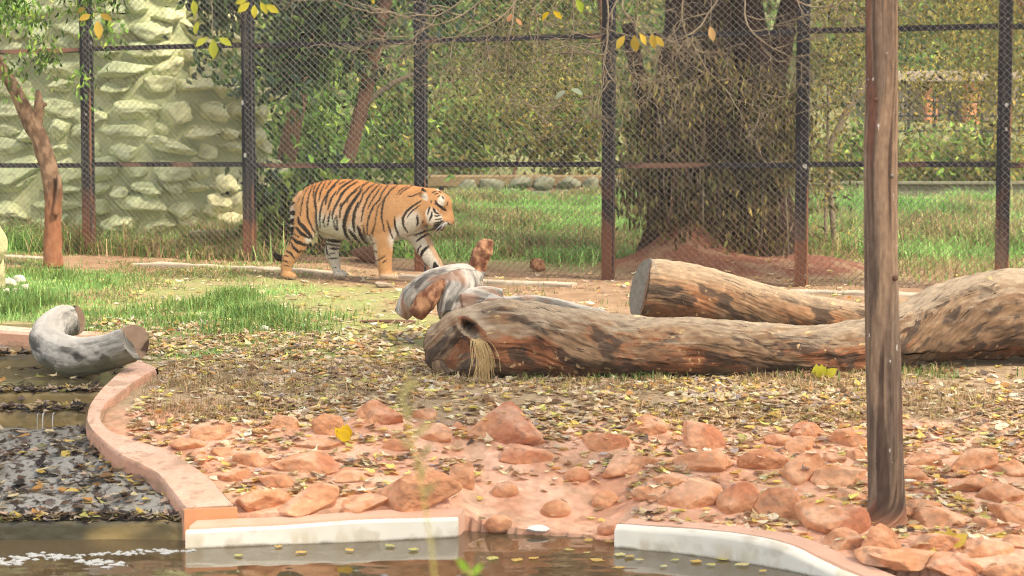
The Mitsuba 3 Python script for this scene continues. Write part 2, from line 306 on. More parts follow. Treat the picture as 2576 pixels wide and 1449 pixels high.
scene['mat_redbark'] = prin(mikit.proc(lambda p, n, uv: mix(mix((0.11, 0.065, 0.042), (0.26, 0.17, 0.11), smoothstep(0.3, 0.7, fbm(p.x * 26, p.y * 26, p.z * 11, 4))), mix((0.22, 0.075, 0.035), (0.40, 0.17, 0.085), fbm(p.x * 30, p.y * 30, p.z * 12, 3)), smoothstep(1.3, 0.7, p.z + 0.5 * fbm(p.x * 5, p.y * 5, p.z * 5, 2)) * 0.75)), 0.9, barkbump, 0.014)
scene['mat_brownbark'] = prin(mikit.proc(_bark((0.10, 0.055, 0.04), (0.23, 0.13, 0.085))), 0.9, barkbump, 0.012)
scene['mat_figbark'] = prin(mikit.proc(_bark((0.010, 0.007, 0.006), (0.050, 0.028, 0.021))), 0.9, barkbump, 0.012)
scene['mat_twig'] = prin(mikit.proc(_bark((0.15, 0.12, 0.085), (0.28, 0.235, 0.17))), 0.9)
scene['mat_straw'] = prin(mikit.proc(_bark((0.40, 0.29, 0.14), (0.60, 0.46, 0.25))), 0.9)
scene['mat_brickorange'] = prin(mikit.proc(_bark((0.55, 0.22, 0.10), (0.70, 0.33, 0.17))), 0.9)
scene['mat_whitewash'] = prin(rgb(0.62, 0.60, 0.57), 0.8)
scene['mat_darksteel'] = prin(rgb(0.025, 0.027, 0.03), 0.6)
scene['mat_fur'] = prin(attr(), 0.75, None, spec=0.25, sheen=0.3)
scene['mat_eye'] = prin(rgb(0.22, 0.12, 0.02), 0.08, spec=0.6)
scene['mat_nose'] = prin(rgb(0.33, 0.13, 0.09), 0.5)
scene['mat_whisker'] = prin(rgb(0.8, 0.8, 0.78), 0.5)
# ------------------------------------------------------------------ terrain
PY = [-60, 3.0, 3.6, 5.0, 7.6, 8.0, 8.6, 9.2, 9.6, 10.4, 11.2, 12.2, 14, 17, 18.5, 20.3, 24, 30, 32, 45, 70, 120, 400, 900]
PZ = [-.7, -.7, -.72, -.95, -.95, -.74, -.70, -.655, -.60, -.44, -.30, -.25, -.13, -.06, 0, .07, .25, .55, .70, 1.4, 5.5, 14, 30, 40]
def base(y): return np.interp(y, PY, PZ)
WATER = -0.76
def pond_edge(x): return np.interp(x, [-9, -1.54, -0.247, 0.0, 0.35, 0.5, 1.4, 2.5, 6, 30], [9.15, 9.18, 9.45, 9.36, 9.27, 9.16, 8.55, 8.05, 7.6, 7.0])
def kz(x, y): return base(y) + 0.055
_L = [(462, 1278), (428, 1235), (394, 1192), (348, 1168), (303, 1147), (262, 1115), (232, 1086), (219, 1062), (217, 1041), (226, 1012), (247, 985), (285, 950), (323, 920), (345, 905)]
_R = [(580, 1273), (550, 1236), (520, 1202), (474, 1168), (429, 1142), (368, 1118), (313, 1101), (268, 1080), (250, 1052), (254, 1028), (272, 1004), (303, 985), (350, 950), (395, 925)]
KL = np.array([hit_z(a, b, kz) for a, b in _L]); KR = np.array([hit_z(a, b, kz) for a, b in _R])
KM = (KL + KR) / 2
def stream_right(y):
    o = np.argsort(KM[:, 1]); return np.interp(y, KM[o, 1], KM[o, 0])
# terraces of the stream: (y near, y far, z near, z far)
TERR = [(9.30, 10.82, -0.675, -0.405), (10.82, 11.22, -0.315, -0.310), (11.22, 12.75, -0.255, -0.25), (12.75, 14.1, -0.185, -0.18)]
def in_stream(x, y): return (x < stream_right(np.clip(y, 9.3, 12.0)) + np.where(y > 12.0, -(y - 12.0) * 0.55, 0)) & (y < 14.15) & (y > 9.0)
def H(x, y):
    x, y = np.broadcast_arrays(np.asarray(x, float), np.asarray(y, float))
    z = base(y)
    q = np.stack([x * 0.8, y * 0.8, 0 * x], -1)
    bump = meshkit.fbm(q, 3, 5) - 0.5
    z = z + bump * np.where(y > 12, 0.10, 0.05) * ss(9.2, 10.4, y)
    z = z + 0.04 * ss(-0.3, -2.5, x) * ss(12.5, 14.5, y) * (y < 22)
    ramp = ss(-0.42, -0.1, x) * ss(0.75, 0.45, x) * ss(10.5, 9.5, y)
    z = z - 0.115 * ramp
    z = z + 0.02 * (meshkit.fbm(np.stack([x * 4, y * 4, 0 * x], -1), 3, 9) - 0.5) * (y < 13)
    m = np.sqrt(((x - 2.35) * 0.8) ** 2 + (y - 19.7) ** 2)
    z = z + 0.12 * ss(1.35, 0.6, m) + 0.42 * np.exp(-((x - 1.85) / 0.36) ** 2 - ((y - 19.8) / 0.5) ** 2)
    pond = (y < pond_edge(x) + 0.07) & (y > 3.4)
    z = np.where(pond, np.minimum(z, -1.0), z)
    z = np.where(in_stream(x, y), np.minimum(z - 0.35, -0.9 + 0.12 * (y - 9)), z)
    return z
# ------------------------------------------------------------------ kerbs
def ribbon(L, R, z0, bev=0.018, zoff=0.0, drop=None):
    """solid strip between two edge lines (n x 3) down to z0 below the top"""
    rings = []
    for a, b in zip(L, R):
        w = nrm(b - a); lo = -z0 if drop is None else None
        za = a[2] - z0; zb = b[2] - z0
        rings.append([[a[0], a[1], za], [a[0], a[1], a[2] - bev], a + w * bev, b - w * bev, [b[0], b[1], b[2] - bev], [b[0], b[1], zb]])
    r = np.array(rings); n, m = r.shape[:2]; f = []
    for k in range(n - 1):
        for q in range(m):
            p = (q + 1) % m
            f.append([k * m + q, k * m + p, (k + 1) * m + p, (k + 1) * m + q])
    v = r.reshape(-1, 3); tri = []
    for a, b, c, d in f: tri += [[a, c, b], [a, d, c]]
    for k in range(1, m - 1):
        tri.append([0, k, k + 1]); o = (n - 1) * m; tri.append([o, o + k + 1, o + k])
    return outward(v, np.array(tri))
Ls = smooth_path(KL, 5); Rs = smooth_path(KR, 5)
Rw = Rs + nrm(Rs - Ls) * 0.03
def wobble(P, a, f, s): return P + a * (np.stack([meshkit.fbm(P * f + 3.3 * k + s, 3, k) for k in range(3)], -1) - 0.5)
kv, kf = ribbon(Ls, Rw, 0.34)
kerb_label = 'smooth pink cement kerb curving round the stream bank on the left'
kb = thing('stream_kerb', kerb_label, 'kerb')
scene[kb] = mikit.ply((wobble(kv, 0.012, 6, 1), kf), 'mat_pinkkerb', smooth=40)
# brighter orange end face of the kerb
e0, e1 = KL[0], KR[0] + nrm(KR[0] - KL[0]) * 0.03
d = nrm(KL[0] - KL[2]); d[2] = 0
ev = np.array([e0, e1, [e1[0], e1[1], e1[2] - 0.135], [e0[0], e0[1], e0[2] - 0.15]]) + d * 0.012
ev = np.vstack([ev + [0, 0, -0.008], ev - d * 0.05 + [0, 0, -0.008]])
part(kb, 'end_face', mikit.ply((ev, np.array([[0, 3, 2], [0, 2, 1], [0, 1, 5], [0, 5, 4], [1, 2, 6], [1, 6, 5], [3, 0, 4], [3, 4, 7]])), 'mat_orangeend'), label='bright orange end face of the pink kerb')

def wz(px, py): return hit_z(px, py, lambda x, y: WATER + 0 * x)
# left white kerb
wl = np.array([wz(466, 1381), wz(700, 1371), wz(900, 1364), wz(1050, 1357), wz(1150, 1352)])
def up_to(P, px, py):
    """height of the kerb's top edge above the foot point P, read along the same upright"""
    d = ray(px, py); return CAMZ + d[2] / d[1] * P[1]
tops = [up_to(wl[0], 474, 1334), up_to(wl[1], 700, 1324), up_to(wl[2], 900, 1310), up_to(wl[3], 1050, 1305), up_to(wl[4], 1143, 1302)]
Lw = smooth_path(np.column_stack([wl[:, :2], tops]), 8)
back = C(0.19, 0.98, 0)
lk = thing('white_kerb', 'straight white painted kerb at the water beside the orange kerb end', 'kerb')
scene[lk] = mikit.ply((lambda vf: (wobble(vf[0], 0.01, 5, 2), vf[1]))(ribbon(Lw[:, :3] * 1.0, Lw + back * 0.035, 0.40, 0.016)), 'mat_whitekerb', smooth=40)
part(lk, 'top_band', mikit.ply((lambda vf: (wobble(vf[0], 0.012, 4, 3), vf[1]))(ribbon(Lw + back * 0.037 + [0, 0, 0.006], Lw + back * 0.19 + [0, 0, 0.02], 0.40, 0.02)), 'mat_pinktop', smooth=40), label='pink cement top behind the white face')
# right white kerb, curved
wr = np.array([wz(1545, 1378), wz(1700, 1392), wz(1830, 1410), wz(1950, 1430), wz(2040, 1449), wz(2120, 1475), wz(2230, 1520)])
topr = [up_to(wr[0], 1560, 1323), up_to(wr[1], 1700, 1333), up_to(wr[2], 1830, 1347), up_to(wr[3], 1950, 1370), up_to(wr[4], 2060, 1412), up_to(wr[5], 2120, 1450), up_to(wr[6], 2230, 1493)]
Rk = smooth_path(np.column_stack([wr[:, :2], topr]), 8)
tt = nrm(np.gradient(Rk, axis=0)); sideR = nrm(np.column_stack([-tt[:, 1], tt[:, 0], 0 * tt[:, 0]]))
rk = thing('white_kerb', 'curved white painted kerb running off to the lower right along the water', 'kerb')
scene[rk] = mikit.ply((lambda vf: (wobble(vf[0], 0.014, 5, 4), vf[1]))(ribbon(Rk, Rk + sideR * 0.10, 0.40, 0.028)), 'mat_whitekerb', smooth=50)
part(rk, 'top_band', mikit.ply((lambda vf: (wobble(vf[0], 0.012, 4, 5), vf[1]))(ribbon(Rk + sideR * 0.102 - [0, 0, 0.012], Rk + sideR * 0.25 + [0, 0, 0.0], 0.40, 0.02)), 'mat_pinktop', smooth=40), label='pink cement margin behind the white kerb')

# ------------------------------------------------------------------ stream terraces, pools and pond
def sheet(x0f, x1f, ys, zf, nx, amp, f, seed):
    V = []
    for y in ys:
        a, b = x0f(y), x1f(y)
        xs = a + (b - a) * np.linspace(0, 1, nx) ** 0.6
        z = zf(y) + amp * (meshkit.fbm(np.stack([xs * f, 0 * xs + y * f, 0 * xs], -1), 4, seed) - 0.5)
        V.append(np.stack([xs, 0 * xs + y, z], -1))
    V = np.array(V); n, m = V.shape[:2]
    i, j = np.meshgrid(np.arange(n - 1), np.arange(m - 1), indexing='ij'); A = (i * m + j).ravel()
    return V.reshape(-1, 3), np.stack([A, A + 1, A + m + 1, A + m], 1)
def xr(y): return float(stream_right(min(max(y, 9.3), 12.0)) - max(0, y - 12.0) * 0.5 - 0.02)
def edge(x, k): return 0.10 * (meshkit.fbm(np.stack([x * 1.3, 0 * x + k, 0 * x], -1), 3, k) - 0.5)
for k, (ya, yb, za, zb) in enumerate(TERR):
    ys = np.linspace(ya, yb, 90 if k == 0 else 24)
    v, f = sheet(lambda y: -9.0, xr, ys, lambda y: np.interp(y, [ya, yb], [za, zb]) + (0.0 if k == 0 else -0.02), 160, 0.075 if k == 0 else 0.03, 9, 20 + k)
    v[:, 1] += edge(v[:, 0], k) * np.interp(v[:, 1], [ya, ya + 0.15, yb - .01, yb], [1, 0.3, 0.3, 0.3])
    struct('stream_bed', mikit.ply((v, f), 'mat_wetbed', smooth=True))
    # riser
    xs = np.linspace(-9, xr(ya), 160); lo = -1.0 if k == 0 else TERR[k - 1][3] - 0.12
    ey = ya + edge(xs, k)
    zt = za + 0.03 * (meshkit.fbm(np.stack([xs * 9, 0 * xs, 0 * xs], -1), 3, 30 + k) - 0.3)
    rows = np.array([np.stack([xs, ey + 0.10, zt - 0.012], -1), np.stack([xs, ey - 0.005, zt], -1), np.stack([xs, ey - 0.02, zt - 0.025], -1), np.stack([xs, ey - 0.012, 0 * xs + lo], -1)])
    m = len(xs); i, j = np.meshgrid(np.arange(3), np.arange(m - 1), indexing='ij'); A = (i * m + j).ravel()
    struct('stream_step', mikit.ply((rows.reshape(-1, 3), np.stack([A, A + m, A + m + 1, A + 1], 1)), 'mat_algae', smooth=35))
for k, dz in ((1, 0.0), (2, 0.004), (3, 0.0)):
    ya, yb, za, zb = TERR[k]
    ys = np.linspace(ya + 0.05, yb - 0.01, 12)
    v, f = sheet(lambda y: -9.0, xr, ys, lambda y: za - 0.012 + dz, 60, 0.0, 5, 1)
    v[:, 1] += edge(v[:, 0], k) * 0.5
    struct('pool', mikit.ply((v, f), 'mat_pool', smooth=True))
# pond: the whole sheet, its far edge under the kerbs
xs = np.linspace(-30, 30, 241)
pe = pond_edge(xs) + 0.16
pe = np.where(xs < -1.6, 9.45, pe)
rows = np.array([np.stack([xs, 0 * xs + y, 0 * xs + WATER], -1) for y in (3.2, 5, 7)] + [np.stack([xs, np.maximum(pe - 0.6, 7.2), 0 * xs + WATER], -1), np.stack([xs, pe, 0 * xs + WATER], -1)])
m = len(xs); i, j = np.meshgrid(np.arange(4), np.arange(m - 1), indexing='ij'); A = (i * m + j).ravel()
struct('pond', mikit.ply((rows.reshape(-1, 3), np.stack([A, A + 1, A + m + 1, A + m], 1)), 'mat_pond', smooth=True))
# kerb of the upper pool, far left
fk = thing('pool_kerb', 'pale pink kerb strip behind the curved log at the head of the stream', 'kerb')
fl = np.array([hit_z(a, b, lambda x, y: base(y) + 0.03) for a, b in [(-160, 828), (-60, 836), (40, 845), (110, 849), (200, 853), (290, 858)]])
scene[fk] = mikit.ply((lambda vf: (wobble(vf[0], 0.015, 4, 6), vf[1]))(ribbon(fl + [0, 0, 0.03], fl + [0.04, 0.24, 0.04], 0.3, 0.02)), 'mat_pinkkerb', smooth=40)

# foam drifting on the pond by the step
def foam_sheet(path, w, seed):
    """flecks and bubbles of foam gathered along a line"""
    P = smooth_path(path, 18); r = np.random.default_rng(seed + 900); out = []
    L = np.linalg.norm(np.diff(P, axis=0), axis=1).sum(); n = int(170 * L)
    a = np.linspace(0, 2 * np.pi, 8)[:-1]
    for k in range(n):
        t = r.random(); c = P[int(t * (len(P) - 1))]; ww = np.interp(t, np.linspace(0, 1, len(w)), w)
        rad = r.uniform(0.003, 0.016) * (0.5 + 10 * ww); o = np.array([r.normal(0, 0.02), r.normal(0, ww * 0.8), 0])
        ring = c + o + np.stack([np.cos(a) * rad * r.uniform(1, 2.2), np.sin(a) * rad, 0 * a + 0.0012], 1)
        out.append((np.vstack([ring, c + o + [0, 0, 0.005 + 0.2 * rad]]), np.array([[q, (q + 1) % 7, 7] for q in range(7)])))
    return merge(out)
def wp(*pp): return [wz(a, b) for a, b in pp]
fm = [foam_sheet(wp((-60, 1411), (60, 1405), (140, 1402), (200, 1405)), [0.05, 0.07, 0.05, 0.01], 1),
      foam_sheet(wp((195, 1398), (300, 1392), (400, 1388), (490, 1387)), [0.01, 0.035, 0.04, 0.02], 2),
      foam_sheet(wp((190, 1412), (260, 1420), (315, 1426)), [0.02, 0.05, 0.06, 0.05, 0.02], 3),
      foam_sheet(wp((-40, 1412), (10, 1416), (60, 1422)), [0.03, 0.03, 0.0], 4)]
fo = thing('foam', 'white foam lines drifting on the dark pond below the step', 'foam', kind='stuff')
scene[fo] = mikit.ply(merge(fm), 'mat_foam', smooth=True)
# trickles over the middle step
for px0, w in ((105, 0.006), (118, 0.012), (143, 0.010)):
    a = hit_z(px0, 1032, lambda x, y: -0.31 + 0 * x); a[2] = -0.318
    yb = TERR[1][0] - 0.06
    P = smooth_path([(a[0], yb + 0.05, -0.318, 1), (a[0], yb - 0.005, -0.322, 1), (a[0] + .004, yb - 0.035, -0.36, 1), (a[0] + .006, yb - 0.045, -0.40, 1)], 5)[:, :3]
    tw = thing('trickle', {105: 'thin clear trickle of water at the step, leftmost of three', 118: 'clear trickle of water at the step, middle one of three', 143: 'clear trickle of water at the step, rightmost of three'}[px0], 'waterfall')
    scene[tw] = mikit.ply(tube(P, np.linspace(w, w * 0.6, len(P)) * 0.4, 8, 0.5, 30, px0)[0], 'mat_foam', smooth=True)
# ------------------------------------------------------------------ red stone bank
bank = numbered('stone_bank'); labels[bank] = {'kind': 'structure', 'label': 'orange cement slope set with red stones along the water'}
# (centre x, centre y, width, height, tilt in degrees, flatness) in picture pixels, read off the photograph and set on the slope
ROCKS = [(950,1050,112,78,0),(1268,1078,172,108,14),(1098,1098,92,58,-10),(1065,1046,50,36,0),(710,1066,62,54,20),(816,1078,76,66,-10),(804,1118,100,30,0),(538,1090,92,58,0),
 (475,1120,76,42,0),(632,1160,90,58,8),(505,1158,30,38,0),(760,1172,150,52,4),(878,1200,100,36,4),(1030,1240,200,110,0),(1160,1210,66,86,-40),(652,1262,130,58,0),(782,1262,140,74,5),
 (908,1272,120,36,0),(588,1200,90,34,0),(1000,1126,66,36,0),(1310,1150,130,62,12),(1626,1080,88,66,0),(1530,1118,108,50,0),(1768,1110,100,86,0),(1588,1174,124,62,14),(1782,1170,134,60,6),
 (1930,1165,132,70,12),(1755,1258,164,84,0),(1645,1246,90,44,0),(1885,1262,130,100,28),(2036,1088,88,44,0),(2020,1122,74,50,0),(2015,1192,104,76,12),(2112,1206,138,72,16),(2134,1110,94,56,0),(2160,1150,50,36,0),
 (1978,1282,120,112,36),(2074,1312,192,100,12),(2130,1366,112,56,4),(2222,1368,98,108,12),(2314,1286,142,66,8),(2386,1310,138,56,0),(2344,1372,118,60,14),(2478,1384,130,50,0),(2282,1420,186,56,-4),(2416,1424,82,62,0),
 (2250,1462,190,52,0),(2462,1166,132,62,6),(2342,1162,98,40,8),(2446,1222,122,48,4),(2545,1184,100,46,0),(2528,1250,116,66,14),(2562,1300,120,74,0),(2300,1200,70,36,0),(2145,1250,60,34,0),(2100,1158,50,30,0),
 (2480,1320,70,36,0),(2560,1370,90,40,0),(2400,1470,120,50,0),(2545,1440,110,50,0),(700,1215,80,34,0),(560,1140,50,30,0),(1150,1080,40,30,0),(1700,1210,90,36,0),(1960,1110,60,32,0)]
RV, FILL = [], []
for k, (cx, cy, w, h, tl) in enumerate(ROCKS):
    g = hit(cx, cy + 0.28 * h); s = ppm(g[1])
    sub = 4 if w > 110 else 3
    v, f = rock(100 + k, sub, 9 + k % 4, 30, 0.05, 0.55)
    W, Hh = w / s / 2 * 1.30, h / s / 2 * 1.32
    D = W * (0.62 + 0.25 * ((k * 37) % 10) / 10)
    v = v * [W, D, Hh]
    a = math.radians(tl); v = v @ np.array([[math.cos(a), 0, math.sin(a)], [0, 1, 0], [-math.sin(a), 0, math.cos(a)]])
    v = v @ rotz(((k * 53) % 50 - 25) / 57.3).T
    c = g + [0, D * 0.35, Hh * 0.30]
    FILL.append((g[0], g[1] + D * 0.35, W, D, Hh))
    RV.append(v[v[:, 2] > -0.1 * Hh] + c)
    part(bank, 'stone', mikit.ply((v + c, f), 'mat_redrock', smooth=30))
for k, (cx, cy, w, h) in enumerate([(1453,1198,66,50),(1270,1236,68,50),(1398,1284,78,56),(1523,1261,70,56),(1254,1328,70,50),(1535,1332,66,50)]):
    g = hit(cx, cy + 0.2 * h); s = ppm(g[1]); d, f = ico(3)
    v = d * (1 + 0.05 * (meshkit.fbm(d * 2 + k, 3, k)[:, None] - 0.5) * 2) * [w / s / 2, w / s / 2 * 0.8, h / s / 2]
    a = math.radians(10); v = v @ np.array([[math.cos(a), 0, math.sin(a)], [0, 1, 0], [-math.sin(a), 0, math.cos(a)]])
    part(bank, 'cobble', mikit.ply((v + g + [0, 0.02, h / s * 0.14], f), 'mat_redrock', smooth=True))
# mortar drawn up round the stones, then the ground sheet itself
H0 = H
def H(x, y):
    x, y = np.broadcast_arrays(np.asarray(x, float), np.asarray(y, float)); z = H0(x, y); add = np.zeros(z.shape)
    m = (y > 8.0) & (y < 11.6) & (np.abs(x) < 4)
    if m.any():
        a, b = x[m], y[m]; q_ = np.zeros(a.shape)
        for gx_, gy_, W_, D_, h_ in FILL:
            q = np.sqrt(((a - gx_) / W_) ** 2 + ((b - gy_) / D_) ** 2); q_ = np.maximum(q_, min(0.2 * h_, 0.022) * ss(1.45, 0.85, q))
        add[m] = q_ * ss(0.0, 0.25, b - pond_edge(a) - 0.1)
    return z + add
gx = np.unique(np.concatenate([np.linspace(-2.4, 3.8, 230), np.linspace(-6.2, 5.2, 230), np.linspace(-14, 14, 90), np.array([-600, -300, -150, -80, -50, -35, -26, -20, -16, 16, 20, 26, 35, 50, 80, 150, 300, 600.0])]))
gy = np.unique(np.concatenate([np.linspace(8.2, 11.4, 150), np.linspace(11.4, 14.5, 80), np.linspace(14.5, 22, 130), np.linspace(22, 46, 60), np.array([-60, -30, -10, 0, 2, 3, 3.3, 3.5, 4, 5, 6, 7, 7.5, 50, 55, 60, 70, 90, 120, 200, 400, 900.0])]))
GX, GY = np.meshgrid(gx, gy, indexing='ij')
gv = np.stack([GX, GY, H(GX, GY)], -1).reshape(-1, 3)
i, j = np.meshgrid(np.arange(len(gx) - 1), np.arange(len(gy) - 1), indexing='ij')
A = (i * len(gy) + j).ravel(); B = A + len(gy)
struct('ground', mikit.ply((gv, np.stack([A, B, B + 1, A + 1], 1)), 'mat_ground', smooth=True))

# stones elsewhere
def stone(name, label, cat, px, py, w, h, mat, seed, flat=1.0, sub=3, group=None):
    g = hit(px, py + 0.4 * h); s = ppm(g[1]); v, f = rock(seed, sub, 11, 18, 0.06)
    k = thing(name, label, cat, group); W = w / s / 2; Hh = h / s / 2
    scene[k] = mikit.ply((v * [W, W * 0.8 * flat, Hh] + g + [0, W * .3, Hh * 0.75], f), mat, smooth=40)
    return k
stone('flat_stone', 'pale flat stone on the soil beside the front paw of the tiger', 'stone', 966, 717, 52, 18, 'mat_concrete', 301)
stone('boulder', 'brown boulder half hidden behind the belly of the tiger', 'stone', 935, 640, 110, 50, 'mat_brownbark', 302)
stone('clod', 'small reddish earth clod between the pale strip and the fence', 'stone', 1356, 668, 48, 40, 'mat_redwood', 303)
stone('paper_scrap', 'small pale dry scrap lying in the green grass', 'scrap', 664, 828, 26, 20, 'mat_palestone', 304, sub=2)
stone('white_stone', 'small flat white stone at the water edge between the two white kerbs', 'stone', 1356, 1357, 66, 16, 'mat_whitewash', 305)
pr = thing('painted_rock', 'tall pale yellow painted rock column at the left edge', 'rock')
for k, (px, py, w, h) in enumerate([(-12, 600, 66, 130), (-14, 690, 60, 110)]):
    g = at(px, py, 16.9); s = ppm(16.9); v, f = rock(320 + k, 3, 12, 14, 0.06)
    part(pr, 'stone', mikit.ply((v * [w / s / 2, 0.14, h / s / 2] + g, f), 'mat_yellowrock', smooth=45))
for k, (px, py, w, h) in enumerate([(22, 712, 44, 30), (48, 704, 34, 26), (12, 742, 60, 34), (44, 736, 34, 30), (60, 724, 26, 20)]):
    stone('pale_stone', ['cream stone at the top left of the pale heap at the left edge', 'cream stone at the top right of the pale heap at the left edge', 'wide cream stone low in the pale heap at the left edge', 'small cream stone low right in the pale heap at the left edge', 'smallest cream stone at the right tip of the pale heap'][k],
          'stone', px, py, w, h, 'mat_palestone', 330 + k, sub=2, group='pale stones heaped at the left edge')
# ------------------------------------------------------------------ chain-link fence
def fy(x): return 18.75 - 0.37 * x
FD = nrm(C(1, -0.37, 0)); FN = C(FD[1], -FD[0], 0)           # along the fence; towards the camera
fence = thing('chain_link_fence', 'tall dark steel fence with chain link mesh behind the tiger', 'fence')
PX = [-6.55, -4.66, -2.80, -0.947, 0.936, 2.74, 4.48, 6.3]
RT = np.array([FD, -FN, [0, 0, 1.0]]).T
TOP = 4.2
for k, x in enumerate(PX):
    b = C(x, fy(x), 0); z0 = float(H(x, fy(x))) - 0.25
    # rolled angle: one flange across, one going back, with a rusty edge on the right
    ms = [box(b + [0, 0, (TOP + z0) / 2], (0.112, 0.012, TOP - z0), RT, 0.002), box(b - FN * 0.05 + FD * 0.0495 + [0, 0, (TOP + z0) / 2], (0.012, 0.09, TOP - z0), RT, 0.002)]
    p = part(fence, 'post', mikit.ply(merge(ms), 'mat_steel'))
    part(p, 'rusty_edge', mikit.ply(box(b + FD * 0.062 - FN * 0.004 + [0, 0, (TOP + z0) / 2], (0.010, 0.03, TOP - z0 - 0.002), RT, 0.002), 'mat_rust'), label='rusty edge of the post')
RZ = [(1.12, 0.052), (2.375, 0.052), (3.62, 0.05)]
for z, h in RZ:
    for a, b in zip(PX[:-1], PX[1:]):
        A, B = C(a, fy(a), z), C(b, fy(b), z); L = np.linalg.norm(B - A) - 0.13
        part(fence, 'rail', mikit.ply(box((A + B) / 2 - FN * 0.012 + [0, 0, 0.006 * math.sin(a * 5)], (L, 0.03, h), RT, 0.003), 'mat_rail'))
def zig_mesh(xa, xb):
    """diamond mesh between two posts: bent wires hooked round each other"""
    cell, zb, zt = 0.072, -0.1, TOP - 0.05
    A = C(xa, fy(xa), 0); Lb = np.linalg.norm(C(xb, fy(xb), 0) - A)
    V, Fs, o = [], [], 0; nz = int((zt - zb) / (cell * 0.5 * 0.92)) + 1
    ang = np.array([0, 2.0944, 4.18879])
    for w in range(int(Lb / (cell / 2)) + 1):
        u0 = w * cell / 2
        k = np.arange(nz); u = u0 + np.where((k + w) % 2, cell * 0.5, 0.0) - 0.01
        z = zb + k * cell * 0.46
        dep = 0.016 + np.where((k + w) % 2, 0.004, -0.004)
        sag = 0.012 * np.sin(z * 2.1 + xa) + 0.01 * np.sin(u * 1.3 + z)
        P = A + FD * u[:, None] + FN * (dep + sag)[:, None]; P[:, 2] = z + 0.01 * np.sin(u * 2 + xa)
        r = 0.0036
        ring = P[:, None] + r * (np.cos(ang)[None, :, None] * FN + np.sin(ang)[None, :, None] * FD)
        V.append(ring.reshape(-1, 3))
        i = np.arange(nz - 1)[:, None] * 3; q = np.arange(3)[None]; q2 = (q + 1) % 3
        Fs.append(o + np.vstack([np.stack([(i + q).ravel(), (i + q2).ravel(), (i + 3 + q2).ravel()], 1), np.stack([(i + q).ravel(), (i + 3 + q2).ravel(), (i + 3 + q).ravel()], 1)]))
        o += nz * 3
    return np.vstack(V), np.vstack(Fs)
for a, b in zip(PX[:-1], PX[1:]):
    part(fence, 'mesh_panel', mikit.ply(zig_mesh(a, b), 'mat_wire', smooth=True), kind='stuff')
# strip of cement in front of the fence, worn and buried in places
for pts in ([(330, 666), (480, 671), (640, 677), (760, 683), (860, 690)], [(1000, 697), (1120, 703), (1240, 712), (1330, 715), (1440, 719)], [(1890, 738), (2040, 736), (2170, 740), (2290, 745), (2420, 752)], [(-120, 640), (0, 645), (120, 652)]):
    P = smooth_path([hit(a, b + 4) for a, b in pts], 6)
    v, f = ribbon(P + [0, 0, 0.03], P + [0.06, 0.20, 0.035], 0.2, 0.015)
    struct('cement_strip', mikit.ply((wobble(v, 0.04, 4, 8), f), 'mat_concrete', smooth=40))

# ------------------------------------------------------------------ painted stone wall on the left
wall = thing('stone_wall', 'high pale green painted wall of rough rock behind the fence', 'wall')
WC = C(-4.32, 22.6, 0); WL = nrm(C(-1, -0.02, 0)); WR = nrm(C(0.80, 0.60, 0))
def wallface(u, z):
    """point and outward normal: u < 0 left of the leaning corner, u > 0 right of it"""
    lean = -0.17 * (z - 1.0)  # lean follows the sun patch edge, light built into the wall shape
    left = u < 0
    P = np.where(left[..., None], WC + WL * (-u)[..., None], WC + WR * u[..., None]).astype(float)
    P[..., 0] += lean; P[..., 2] = z
    P[..., 1] += 0.04 * z
    n = np.where(left[..., None], C(-0.02, -1, 0.0), nrm(C(0.60, -0.80, 0)))
    return P, n
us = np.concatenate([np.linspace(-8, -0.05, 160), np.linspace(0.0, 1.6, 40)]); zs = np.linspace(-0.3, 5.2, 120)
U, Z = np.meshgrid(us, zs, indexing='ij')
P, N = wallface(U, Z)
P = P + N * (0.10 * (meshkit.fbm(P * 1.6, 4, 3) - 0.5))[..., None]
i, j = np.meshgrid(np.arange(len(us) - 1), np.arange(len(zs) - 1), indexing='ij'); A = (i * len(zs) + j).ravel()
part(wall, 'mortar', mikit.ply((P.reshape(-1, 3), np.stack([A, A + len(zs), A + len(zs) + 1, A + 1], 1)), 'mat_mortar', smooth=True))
wr_ = np.random.default_rng(11); nst = 0; z = 0.1
while z < 4.7:
    hrow = wr_.uniform(0.19, 0.33); u = -4.9 + wr_.uniform(0, 0.3)
    while u < 1.5:
        w = wr_.uniform(0.25, 0.78) * (0.8 if u > 0 else 1)
        zz = z + hrow / 2 + wr_.uniform(-0.05, 0.05); uc = u + w / 2
        if abs(uc) < 0.07: uc = 0.09 * np.sign(uc) or 0.09
        p, n = wallface(np.array(uc), np.array(zz)); n = nrm(n)
        v, f = rock(500 + nst, 3, 8 + nst % 4, 30, 0.17, 0.5)
        ax = np.array([np.cross([0, 0, 1.0], -n), -n, [0, 0, 1.0]])
        t = wr_.uniform(-0.25, 0.25); rot = np.array([[math.cos(t), 0, math.sin(t)], [0, 1, 0], [-math.sin(t), 0, math.cos(t)]])
        v = (v * [w * 0.50, wr_.uniform(0.16, 0.30), hrow * wr_.uniform(0.42, 0.64)]) @ rot.T
        v[:, 1] -= v[:, 2] * -0.9 * wr_.uniform(0.1, 1.0)                         # undercut: the top edge stands back
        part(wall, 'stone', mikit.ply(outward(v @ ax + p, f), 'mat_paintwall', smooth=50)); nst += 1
        u += w * wr_.uniform(0.86, 1.04)
    z += hrow * 0.95
